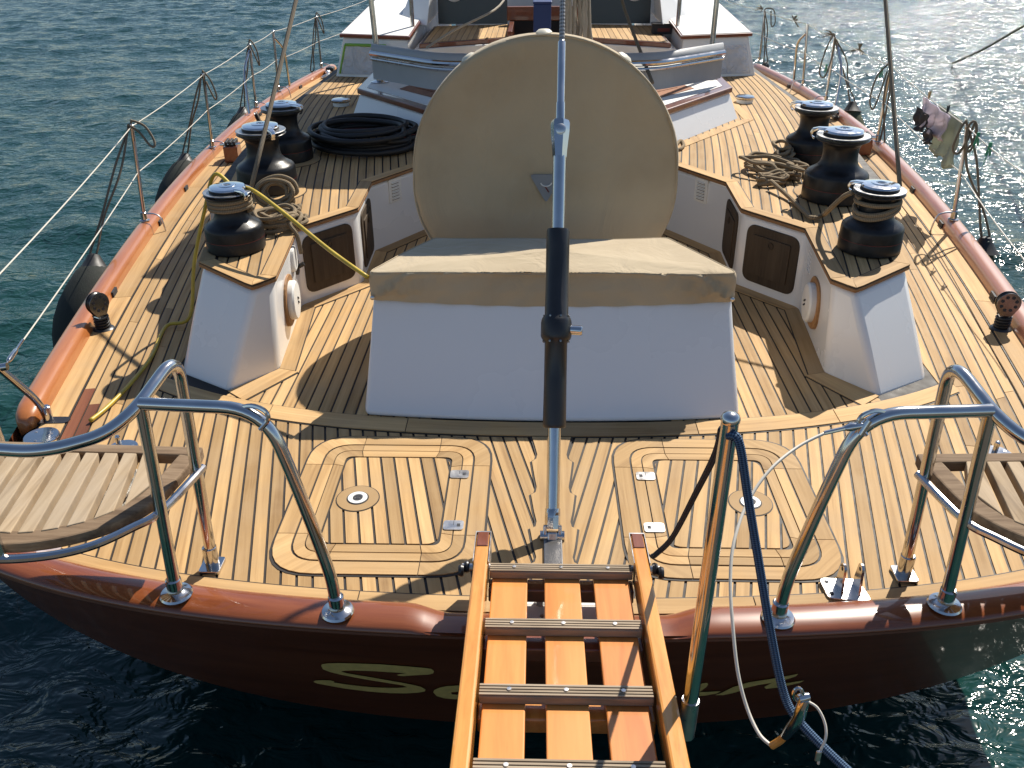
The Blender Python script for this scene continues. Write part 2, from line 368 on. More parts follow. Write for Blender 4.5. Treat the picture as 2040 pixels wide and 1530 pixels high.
def inpoly(x, y, poly):
    c = False; n = len(poly); j = n - 1
    for i in range(n):
        if (poly[i][1] > y) != (poly[j][1] > y) and x < (poly[j][0] - poly[i][0]) * (y - poly[i][1]) / (poly[j][1] - poly[i][1]) + poly[i][0]: c = not c
        j = i
    return c
def clipconvex(poly, clip):
    """the part of a convex outline inside a convex, counter-clockwise clip outline"""
    out = list(poly)
    for i in range(len(clip)):
        a, b = clip[i], clip[(i + 1) % len(clip)]; inp = out; out = []
        sd = lambda p: (b[0] - a[0]) * (p[1] - a[1]) - (b[1] - a[1]) * (p[0] - a[0])
        for k in range(len(inp)):
            p, q = inp[k], inp[(k + 1) % len(inp)]; sp, sq = sd(p), sd(q)
            if sp >= 0: out.append(p)
            if (sp >= 0) != (sq >= 0): t = sp / (sp - sq); out.append((p[0] + (q[0] - p[0]) * t, p[1] + (q[1] - p[1]) * t))
        if len(out) < 3: return []
    return out

# ------------------------------------------------------------------ water
SEA = -1.15
def build_water():
    x0, x1, y0, y1, st = -30.0, 30.0, -4.0, 44.0, 0.085
    nx, ny = int((x1 - x0) / st) + 1, int((y1 - y0) / st) + 1
    X, Y = np.meshgrid(np.linspace(x0, x1, nx), np.linspace(y0, y1, ny))
    H = np.zeros_like(X); DX = np.zeros_like(X); DY = np.zeros_like(X)
    for i in range(110):
        lam = 0.20 * (2.6 / 0.20) ** rng.random(); k = 2 * math.pi / lam
        th = R(-100) + rng.normal(0, 0.7); a = 0.0102 * lam ** 0.80 * (0.5 + rng.random()) / 2.9
        ph = k * (X * math.cos(th) + Y * math.sin(th)) + rng.random() * 6.283
        H += a * np.sin(ph); DX -= a * 0.8 * math.cos(th) * np.cos(ph); DY -= a * 0.8 * math.sin(th) * np.cos(ph)
    fade = np.clip(np.minimum(np.minimum(X - x0, x1 - X), np.minimum(Y - y0, y1 - Y)) / 3.0, 0, 1)
    gust = 0.75 + 0.25 * np.sin(X * 0.21 + 1.0 + 0.9 * np.sin(Y * 0.17)) * np.sin(Y * 0.13 + 0.5)
    H *= fade * gust; DX *= fade; DY *= fade
    P = np.stack([X - DX, Y - DY, SEA + H], -1).reshape(-1, 3)
    idx = np.arange(nx * ny).reshape(ny, nx)
    q = np.stack([idx[:-1, :-1], idx[:-1, 1:], idx[1:, 1:], idx[1:, :-1]], -1).reshape(-1, 4)
    big = 2500.0
    ex = np.array([[x0, -big, SEA], [x1, -big, SEA], [x0, big, SEA], [x1, big, SEA], [-big, -big, SEA], [-big, big, SEA], [big, -big, SEA], [big, big, SEA]])
    o = nx * ny; c00, c10, c01, c11 = idx[0, 0], idx[0, -1], idx[-1, 0], idx[-1, -1]
    eq = np.array([[o, o + 1, c10, c00], [c01, c11, o + 3, o + 2], [o + 4, o, o + 2, o + 5], [o + 1, o + 6, o + 7, o + 3]])
    me = bpy.data.meshes.new('water')
    allv = np.vstack([P, ex]); allq = np.vstack([q, eq])
    me.vertices.add(len(allv)); me.vertices.foreach_set('co', allv.ravel())
    me.loops.add(allq.size); me.loops.foreach_set('vertex_index', allq.ravel().astype(np.int32))
    me.polygons.add(len(allq)); me.polygons.foreach_set('loop_start', np.arange(0, allq.size, 4, dtype=np.int32))
    me.update(calc_edges=True); me.shade_smooth()
    mt, t, b = newmat('harbour_water'); L = t.links.new
    b.inputs['Base Color'].default_value = (0.008, 0.039, 0.036, 1); b.inputs['Roughness'].default_value = 0.10
    b.inputs['IOR'].default_value = 1.33; b.inputs['Specular IOR Level'].default_value = 0.55
    tc = N(t, 'ShaderNodeTexCoord')
    mp = N(t, 'ShaderNodeMapping'); mp.inputs['Scale'].default_value = (1.0, 1.55, 1.0); mp.inputs['Rotation'].default_value = (0, 0, R(12)); L(tc.outputs['Object'], mp.inputs[0])
    n1 = N(t, 'ShaderNodeTexNoise'); n1.inputs['Scale'].default_value = 5.5; n1.inputs['Detail'].default_value = 2.8; n1.inputs['Roughness'].default_value = 0.55; n1.inputs['Distortion'].default_value = 0.5
    L(mp.outputs[0], n1.inputs['Vector'])
    n2 = N(t, 'ShaderNodeTexNoise'); n2.inputs['Scale'].default_value = 0.16; n2.inputs['Detail'].default_value = 2
    L(tc.outputs['Object'], n2.inputs['Vector'])
    st_ = N(t, 'ShaderNodeMapRange', i_1=0.3, i_2=0.7, i_3=0.55, i_4=1.0); L(n2.outputs[0], st_.inputs[0])
    bp = N(t, 'ShaderNodeBump'); bp.inputs['Distance'].default_value = 0.07
    L(n1.outputs[0], bp.inputs['Height']); L(st_.outputs[0], bp.inputs['Strength']); L(bp.outputs[0], b.inputs['Normal'])
    me.materials.append(mt)
    ob = bpy.data.objects.new('water', me); COL.objects.link(ob)
    tag(ob, 'rippled teal harbour water with sun glitter around the yacht', 'water', kind='structure')
build_water()

# ------------------------------------------------------------------ the yacht: lines
def w(Y): return ((-9.17436567e-04 * Y - 6.71254861e-04) * Y + 2.45655851e-01) * Y + 1.43226729
def wp(Y): return (-3 * 9.17436567e-04 * Y - 2 * 6.71254861e-04) * Y + 2.45655851e-01
def offs(d, Y):                        # point d inboard of the port rail's inner face
    s = wp(Y); q = math.sqrt(1 + s * s); return (-w(Y) + d / q, Y + d * s / q)
def Yin(x): return 2.05 + 0.045 * x * x + 0.010 * x ** 4       # stern rail, inner face
def Yout(x): return 1.918 + 0.04 * x * x + 0.011 * x ** 4      # stern rail, outer face
def Yt(x): return 3.074 + 0.06 * x * x + 0.018 * x ** 4        # curved board between aft deck and cockpit sole
def lerp(a, b, t): return a + (b - a) * t
def table(tab, y):
    if y <= tab[0][0]: return tab[0][1]
    for (a, va), (b, vb) in zip(tab, tab[1:]):
        if y <= b: return lerp(va, vb, (y - a) / (b - a))
    return tab[-1][1]
ZC = 0.45                              # raised deck and coaming top
OUTER = [(3.6, 1.80), (4.2, 1.82), (5.0, 1.98), (6.0, 2.08), (7.5, 2.14), (9.5, 2.12), (11.5, 1.95), (14.0, 1.6)]
yacht = thing('sailing_yacht', 'large sailing yacht with teak decks and varnished mahogany rail and hull', 'yacht')

# hull
def build_hull():
    mb = MB(); nh = 22
    def section(W, D, yf):
        pts = []
        for i in range(-nh, nh + 1):
            th = (i / nh) * math.pi / 2; x = W * math.sin(th); z = -D * max(0.0, math.cos(th)) ** 0.95
            pts.append((x, yf(x, z), z + 0.0))
        return pts
    s0 = section(1.87, 0.71, lambda x, z: Yout(x) + (0.05 - z) * 0.4)
    rings = [s0]
    for (Y, D) in [(2.7, 0.86), (3.3, 1.05), (4.2, 1.3), (5.5, 1.6), (8, 1.95), (11, 2.0), (14, 1.8), (16.5, 1.4), (17.9, 1.0)]:
        rings.append(section(w(Y) + 0.105, D, lambda x, z, Y=Y: Y))
    mb.loft(rings, closed=False, capa=False, capb=False)
    h = mb.build('hull', 'hullwood', yacht, smooth=True, sharp=0, fixn=False)
    tr = MB(); rows = 8; cols = []
    for (x, y, z) in s0:
        cols.append([(x, Yout(x) + (0.05 - zz) * 0.4 - 0.002, zz) for zz in [lerp(0.040, z, k / rows) for k in range(rows + 1)]])
    tr.loft(cols, closed=False, capa=False, capb=False)
    tr.build('transom', 'hullwood', yacht, smooth=True, sharp=0)
    return h
build_hull()
bead = MB().tube([(x, Yout(x) + 0.036 * 0.4 - 0.001, 0.014) for x in np.linspace(-1.85, 1.85, 50)], 0.010, 8)
bead.build('moulding', 'hullwood', yacht, smooth=True)

# the name on the transom, flat gold paint: outlines surveyed on the transom face
def on_transom(px, py_):
    d = _ray(px, py_); o = Vector((CAMX, 0, CAMH)); t0 = 1.0
    for _ in range(30):
        p = o + d * t0; fy = Yout(p.x) + (0.05 - p.z) * 0.4 - 0.007; t0 += (fy - p.y) / (d.y + 0.4 * d.z)
    return o + d * t0
S_out = [(227, 262), (235, 245), (300, 236), (420, 232), (600, 236), (900, 247), (1200, 270), (1400, 288), (1470, 298), (1500, 325), (1490, 348), (1440, 362), (1280, 370), (1150, 380), (1100, 375), (1078, 365), (1130, 354), (1190, 345), (1000, 335), (800, 322), (600, 316), (500, 318), (448, 328), (520, 348), (800, 395), (1050, 438), (1250, 475), (1350, 500), (1405, 530), (1395, 552), (1320, 566), (1180, 574), (1000, 571), (750, 552), (500, 520), (300, 485), (180, 462), (135, 443), (160, 430), (250, 425), (330, 428), (375, 440), (365, 450), (480, 470), (700, 498), (900, 510), (1080, 512), (1195, 505), (1150, 485), (1000, 460), (750, 420), (480, 370), (330, 335), (245, 302)]
e_out = [(1490, 560), (1505, 535), (1560, 510), (1650, 492), (1760, 485), (1900, 486), (1980, 500), (2000, 515), (1930, 535), (1800, 552), (1690, 562), (1700, 585), (1800, 592), (1960, 588), (1960, 608), (1850, 632), (1740, 640), (1620, 630), (1530, 605)]
Sc = lambda P: [(600 + x * 0.17647, 1280 + y * 0.17654) for x, y in P]
Rc = lambda P: [(1240 + x / 2.55, 930 + y / 2.55) for x, y in P]
n_out = [(345, 1150), (370, 1125), (405, 1100), (430, 1097), (436, 1105), (425, 1120), (390, 1145), (460, 1142), (500, 1140), (478, 1152), (420, 1162), (350, 1168)]
a_out = [(470, 1160), (500, 1150), (560, 1120), (640, 1095), (740, 1080), (850, 1060), (893, 1052), (880, 1065), (800, 1090), (780, 1105), (840, 1098), (925, 1085), (900, 1098), (800, 1120), (730, 1128), (720, 1118), (760, 1098), (690, 1108), (620, 1125), (600, 1138), (560, 1150), (510, 1160)]
for poly in (Sc(S_out), Sc(e_out), Rc(n_out), Rc(a_out)):
    P = [on_transom(*p) for p in poly]
    g = MB().add(P, [tuple(range(len(P)))]).build('letter', 'gold', yacht)

# deck sheet (the caulking shows between the planks)
inner = [offs(0, Y) for Y in np.linspace(2.28, 13, 40)]
port_edge = [(x - 0.02, y) for x, y in inner]
stern = [(x, Yin(x) - 0.03) for x in np.linspace(-1.93, 1.93, 41)]
deckpoly = stern + [(-x, y) for x, y in port_edge] + port_edge[::-1]
deck = MB().prism(deckpoly, -0.06, 0.0).build('deck', 'caulk', yacht)

def plankmesh(e0, e1, z0, z1, sx=1, uoff=0.0):
    """ribbon between two edge polylines"""
    n = len(e0); mb = MB(); vs = []; fs = []; uv = []
    u = [0.0]
    for i in range(1, n): u.append(u[-1] + math.dist(e0[i], e0[i - 1]))
    wd = math.dist(e0[n // 2], e1[n // 2])
    for i in range(n):
        for (p, z) in ((e0[i], z1), (e1[i], z1), (e0[i], z0), (e1[i], z0)): vs.append((p[0] * sx, p[1], z))
    def F(a, b, c, d, q):
        fs.append((a, b, c, d) if sx > 0 else (d, c, b, a)); uv.append(q if sx > 0 else q[::-1])
    for i in range(n - 1):
        a, b = 4 * i, 4 * i + 4
        F(a, a + 1, b + 1, b, [(u[i], 0), (u[i], wd), (u[i + 1], wd), (u[i + 1], 0)])
        F(a + 2, a, b, b + 2, [(u[i], 0), (u[i], .004), (u[i + 1], .004), (u[i + 1], 0)])
        F(a + 1, a + 3, b + 3, b + 1, [(u[i], 0), (u[i], .004), (u[i + 1], .004), (u[i + 1], 0)])
    F(2, 3, 1, 0, [(0, 0), (0, wd), (.004, wd), (.004, 0)]); k = 4 * (n - 1)
    F(k, k + 1, k + 3, k + 2, [(0, 0), (0, wd), (.004, wd), (.004, 0)])
    return mb.add(vs, fs, uv)
def runs(curve, inside, ya, yb, st=0.012):
    out = []; cur = None; y = ya
    while y <= yb:
        p = curve(y); ok = inside(*p)
        if ok and cur is None: cur = y
        if not ok and cur is not None: out.append((cur, y - st)); cur = None
        y += st
    if cur is not None: out.append((cur, yb))
    return [r for r in out if r[1] - r[0] > 0.04]
def lay(curve_of, d0, d1, inside, ya, yb, parent, z0, z1, sides=(1, -1), butt=2.1, gap=0.0092, seglen=0.3):
    ra = runs(lambda y: curve_of(d0 + gap / 2, y), inside, ya, yb); rb = runs(lambda y: curve_of(d1 - gap / 2, y), inside, ya, yb)
    if len(ra) != len(rb):
        # one edge has run out (a pointed end): take the longer list and pinch the other edge on to it
        if not ra or not rb: return
        ra = rb = (ra if len(ra) < len(rb) else rb)
    for (a0, a1), (b0, b1) in zip(ra, rb):
        for sx in sides:
            cuts = [0.0]; L_ = max(a1 - a0, b1 - b0)
            if butt and L_ > butt:
                p = random.uniform(0.5, butt)
                while p < L_ - 0.35: cuts.append(p / L_); p += random.uniform(0.75, 1.15) * butt
            cuts.append(1.0)
            for c0, c1 in zip(cuts, cuts[1:]):
                g0 = 0.0018 / L_ if c0 > 0 else 0; g1 = 0.0018 / L_ if c1 < 1 else 0
                n = max(2, int((c1 - c0) * L_ / seglen) + 2); ts = [lerp(c0 + g0, c1 - g1, k / (n - 1)) for k in range(n)]
                e0 = [curve_of(d0 + gap / 2, lerp(a0, a1, t)) for t in ts]; e1 = [curve_of(d1 - gap / 2, lerp(b0, b1, t)) for t in ts]
                plankmesh(e0, e1, z0, z1, sx).build('plank', 'teak', parent)
PITCHW = 0.0515
def in_deck(x, y):
    if x > -0.045 or y < Yin(x) + 0.05: return False
    if x < -table(OUTER, y) + 0.03: return True
    return y < Yt(x) + 0.02
d = 0.105
while d < 2.2:
    lay(offs, d, d + PITCHW, in_deck, 1.2, 13.0, deck, 0.0, 0.004)
    d += PITCHW
# covering boards along the rail and the stern, curved board, king plank: laid proud on their own bed of caulking
def strip(name, e0, e1, zb=0.0055, zt=0.0095, parent=deck, mat='teak', bed=0.008, sides=(1, -1), joints=1):
    for sx in sides:
        dirs = [(Vector(b) - Vector(a)).normalized() for a, b in zip(e0, e1)]
        f0 = [tuple(Vector(a) - q * bed) for a, q in zip(e0, dirs)]; f1 = [tuple(Vector(b) + q * bed) for b, q in zip(e1, dirs)]
        plankmesh(f0, f1, 0.0 if zb < 0.1 else zb - 0.006, zb, sx).build('caulk_bed', 'caulk', parent)
        n = len(e0); cut = [round(k * (n - 1) / joints) for k in range(joints + 1)]
        for a, b in zip(cut, cut[1:]):
            s0, s1 = e0[a:b + 1], e1[a:b + 1]
            if joints > 1:
                s0 = [Vector(p) for p in s0]; s1 = [Vector(p) for p in s1]
                for s_ in (s0, s1):
                    s_[0] = s_[0] + (s_[1] - s_[0]).normalized() * 0.002; s_[-1] = s_[-1] + (s_[-2] - s_[-1]).normalized() * 0.002
            plankmesh([tuple(p) for p in s0], [tuple(p) for p in s1], zb, zt, sx).build(name, mat, parent)
Ys = np.linspace(2.33, 12.9, 60)
strip('covering_board', [offs(0.0, Y) for Y in Ys], [offs(0.098, Y) for Y in Ys], joints=5)
for k, (ya, yb) in enumerate(((2.36, 3.42), (2.36, 3.27))):      # two darker, oiled planks by the left rail end
    yy = np.linspace(ya, yb, 6)
    plankmesh([offs(0.110 + k * PITCHW, Y) for Y in yy], [offs(0.110 + k * PITCHW + 0.0435, Y) for Y in yy], 0.001, 0.0062).build('oiled_plank', 'oiled', deck)
xs = np.linspace(-1.88, 0, 31)
strip('stern_board', [(x, Yin(x) - 0.005) for x in xs][::-1], [(x, Yin(x) + 0.062) for x in xs][::-1], joints=3)
xs = np.linspace(-1.83, 0, 31)
strip('curved_board', [(x, Yt(x)) for x in xs][::-1], [(x, Yt(x) + 0.105) for x in xs][::-1], joints=3)
kp = [(-.080, 3.066), (-.068, 3.0), (-.058, 2.935), (-.062, 2.905), (-.079, 2.885), (-.068, 2.78), (-.060, 2.715), (-.064, 2.68), (-.081, 2.665), (-.069, 2.56), (-.060, 2.505), (-.064, 2.475), (-.083, 2.463), (-.07, 2.36), (-.061, 2.31), (-.066, 2.285), (-.084, 2.272), (-.07, 2.17), (-.06, 2.112)]
kpoly = kp + [(-x, y) for x, y in kp[::-1]]
bed = [(x - 0.008 if x < 0 else x + 0.008, y) for x, y in kpoly]
MB().prism(bed, 0.0, 0.0055).build('caulk_bed', 'caulk', deck)
MB().prism(kpoly, 0.0055, 0.0095).build('king_plank', 'teak', deck)

# stern rail and side rails
def rail_section(o, i, zt, x):      # rounded cap between outer face o and inner face i
    pts = []
    for k in range(11):
        a = math.pi * k / 10; c = math.cos(a); s = math.sin(a)
        y = lerp(o, i, (1 - math.copysign(abs(c) ** 0.9, c)) / 2); zb = lerp(0.034, 0.0, k / 10); pts.append((x, y, zb + (zt - zb) * s ** 0.75))
    return pts
def sternrail():
    mb = MB(); rings = []
    for x in np.linspace(-1.90, 1.90, 120):
        a = abs(x); t = min(1, max(0, (a - 0.33) / 0.12)); t = t * t * (3 - 2 * t)
        rings.append(rail_section(Yout(x) - 0.004, lerp(Yin(x) - 0.02, Yin(x), t), lerp(0.036, 0.060, t), x))
    mb.loft(rings, closed=False); mb.build('stern_rail', 'mahog', yacht, smooth=True, sharp=60)
sternrail()
def siderail(sx):
    mb = MB(); rings = []; ys = [3.115, 3.13, 3.16, 3.22] + list(np.linspace(3.35, 12.0, 70)) + [12.06]
    for Y in ys:
        t = min(1, (Y - 3.10) / 0.12); t = math.sqrt(max(0, 1 - (1 - t) ** 2)) if t < 1 else 1
        if Y > 12: t = 0.7
        ctr = offs(-0.056, Y); s = wp(Y); q = math.sqrt(1 + s * s); nx, ny = 1 / q, s / q
        pr = [(-0.054, -0.03), (-0.056, 0.035), (-0.050, 0.058), (-0.038, 0.071), (-0.014, 0.077), (0.014, 0.076), (0.036, 0.069), (0.049, 0.052), (0.055, 0.026), (0.058, 0.0)]
        sec = [((ctr[0] + nx * a * t) * sx, ctr[1] + ny * a * t, b * (t if b > 0 else 1)) for a, b in pr]
        rings.append(sec if sx > 0 else sec[::-1])
    mb.loft(rings, closed=True)
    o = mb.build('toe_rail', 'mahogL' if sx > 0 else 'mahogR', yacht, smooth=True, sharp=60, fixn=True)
    for Y in (4.52, 5.75, 6.55, 7.9, 9.2, 10.7):
        c = offs(0.003, Y); s = wp(Y)
        sc = MB(); sc.box((c[0] * sx, c[1], 0.026), (0.012, 0.085, 0.03), Matrix.Rotation(math.atan(s) * sx, 3, 'Z')); sc.build('scupper', 'dark', o)
for sx in (1, -1): siderail(sx)

# lazarette hatches: concentric borders, planked lid, hinges, lifting ring
def ringpieces(name, rect, r, a, b, z0, z1, parent, sx, joint=True):
    x0, x1, y0, y1 = rect
    def rr(i): return roundpoly([(x0 + i, y0 + i), (x1 - i, y0 + i), (x1 - i, y1 - i), (x0 + i, y1 - i)], max(0.03, r - i), 7)
    o, i_ = rr(a), rr(b); n = len(o); per = n // 4; ext = 0.035
    for k in range(4):
        io = [Vector(o[k * per + j]) for j in range(per)]; ii = [Vector(i_[k * per + j]) for j in range(per)]
        nxt = (k + 1) % 4
        so, si = Vector(o[nxt * per]), Vector(i_[nxt * per])
        po, pi_ = Vector(o[(k * per - 1) % n]), Vector(i_[(k * per - 1) % n])
        dn = (so - io[-1]).normalized(); dp = (po - io[0]).normalized()
        ln = (so - io[-1]).length
        # each border is eight boards: corners and straights
        co = [io[0] + dp * ext] + io + [io[-1] + dn * ext]; ci = [ii[0] + dp * ext] + ii + [ii[-1] + dn * ext]
        mk = lambda P: [(p.x * sx, p.y) for p in P]
        MB().prism(mk(co + ci[::-1]), z0, z1, uvdir=(dn + dp) if (dn + dp).length > .1 else None).build(name, 'teak', parent)
        e0, e1 = [io[-1] + dn * (ext + .003), so - dn * (ext + .003)], [ii[-1] + dn * (ext + .003), si - dn * (ext + .003)]
        MB().prism(mk([e0[0], e0[1], e1[1], e1[0]]), z0, z1, uvdir=(dn.x * sx, dn.y)).build(name, 'teak', parent)
def hatch(sx):
    rect = (-0.967, -0.244, 2.214, 3.056); r = 0.17
    h = MB().prism([(p[0] * sx, p[1]) for p in roundpoly([(rect[0] - .009, rect[2] - .009), (rect[1] + .009, rect[2] - .009), (rect[1] + .009, rect[3] + .009), (rect[0] - .009, rect[3] + .009)], r, 7)], 0.0, 0.0058).build('deck_hatch', 'caulk', yacht)
    ringpieces('border_board', rect, r, 0.0, 0.060, 0.0058, 0.0098, h, sx)
    ringpieces('border_board', rect, r, 0.068, 0.106, 0.0058, 0.0100, h, sx)
    ringpieces('lid_border', rect, r, 0.1105, 0.149, 0.0058, 0.0104, h, sx)
    i = 0.157; inn = [tuple(p) for p in roundpoly([(rect[0] + i, rect[2] + i), (rect[1] - i, rect[2] + i), (rect[1] - i, rect[3] - i), (rect[0] + i, rect[3] - i)], 0.045, 5)]
    d = 0.105
    while d < 2.3:
        q = [offs(d + .0046, 1.5), offs(d + PITCHW - .0046, 1.5), offs(d + PITCHW - .0046, 3.8), offs(d + .0046, 3.8)]
        c = clipconvex(q, inn)
        if c: MB().prism([(p[0] * sx, p[1]) for p in c], 0.0058, 0.0102, uvdir=(-wp(2.6) * sx, 1)).build('plank', 'teak', h)
        d += PITCHW
    cx, cy = -0.722 * sx, 2.626
    MB().lathe([(0.081, 0.0), (0.081, 0.0112)], 36, (cx, cy, 0)).build('caulk_ring', 'caulk', h)
    MB().lathe([(0.077, 0.0112), (0.077, 0.0128)], 36, (cx, cy, 0)).build('ring_pad', 'teak', h)
    MB().lathe([(0.041, 0.0128), (0.041, 0.0136)], 32, (cx, cy, 0)).build('caulk_ring', 'caulk', h)
    lr = MB().lathe([(0.036, 0.0136), (0.036, 0.0165), (0.021, 0.0165), (0.019, 0.0145), (0.0, 0.0145)], 32, (cx, cy, 0), cap=False).build('lifting_ring', 'whitetrim', h, smooth=True)
    MB().lathe([(0.018, 0.0147), (0.018, 0.016), (0.010, 0.016), (0.010, 0.0147)], 24, (cx, cy, 0), cap=False).build('ring_groove', 'dark', h)
    MB().lathe([(0.009, 0.0147), (0.009, 0.0163)], 8, (cx, cy, 0)).build('keyhole', 'dark', h)
    for (hx, hy) in ((-0.357, 2.787), (-0.354, 2.472)):
        pl = [(hx - .036, hy - .026), (hx + .036, hy - .026), (hx + .036, hy + .026), (hx - .036, hy + .026)]
        g = MB().prism([(p[0] * sx, p[1]) for p in roundpoly(pl, 0.012, 4)], 0.0104, 0.0140).build('hinge', 'steel', h)
        MB().box(((hx + .018) * sx, hy, 0.0141), (0.012, 0.016, 0.0012)).build('hinge_slot', 'dark', h)
        MB().box((hx * sx, hy + 0.012, 0.0141), (0.0018, 0.024, 0.0012)).build('hinge_gap', 'dark', h)
for sx in (1, -1): hatch(sx)

# ------------------------------------------------------------------ cockpit coamings with raised deck
A, B, C, D, E_, F_, G = (-1.744, 3.605), (-1.458, 3.431), (-1.280, 3.650), (-1.350, 4.390), (-1.072, 4.730), (-1.085, 5.246), (-0.815, 5.66)
base = [A, B, C, D, E_, F_, G, (-0.70, 6.2), (-0.70, 9.6), (-2.10, 9.6), (-2.14, 7.5), (-2.08, 6.0), (-1.97, 5.0), (-1.80, 4.25)]
top = [(-1.655, 3.895), (-1.335, 3.620), (-1.268, 3.715), (-1.335, 4.40)] + base[4:13] + [(-1.735, 4.30)]
def area2(P): return sum(P[i][0] * P[(i + 1) % len(P)][1] - P[(i + 1) % len(P)][0] * P[i][1] for i in range(len(P)))
def offpoly(P, d):
    """outline moved outward by d (mitred)"""
    n = len(P); s = 1 if area2(P) > 0 else -1; out = []
    for i in range(n):
        a, b, c = (Vector(P[(i + j) % n]) for j in (-1, 0, 1))
        n1 = Vector(((b - a).y, -(b - a).x)).normalized() * s; n2 = Vector(((c - b).y, -(c - b).x)).normalized() * s
        k = n1 + n2; out.append(tuple(b + k * (d / max(0.35, (1 + n1.dot(n2))))))
    return out
def wallframe(p, q, zc):
    p, q = V(p[0], p[1], 0), V(q[0], q[1], 0); ex = (q - p).normalized(); ez = V(0, 0, 1)
    return p, q, ex, ez
def wallpanel(name, p, q, tcen, zcen, wd, ht, depth, r, mat, parent, sx, inset=0.0, bevel=0.004, out=0.0):
    """rounded panel standing proud of the wall p-q by depth; t along the wall 0..1"""
    p, q = V(p[0] * sx, p[1], 0), V(q[0] * sx, q[1], 0); ex = (q - p).normalized(); nrm = V(ex.y, -ex.x, 0)
    if nrm.dot(V(0, 4.4, 0) - (p + q) / 2) < 0: nrm = -nrm
    c = p.lerp(q, tcen) + V(0, 0, zcen) + nrm * out
    rp = roundpoly([(-wd / 2, -ht / 2), (wd / 2, -ht / 2), (wd / 2, ht / 2), (-wd / 2, ht / 2)], r, 6)
    r0 = [c + ex * a + V(0, 0, b) - nrm * 0.004 for a, b in rp]; r1 = [c + ex * a + V(0, 0, b) + nrm * depth for a, b in rp]
    return MB().loft([r0, r1]).build(name, mat, parent, bevel=bevel, fixn=True), c, ex, nrm
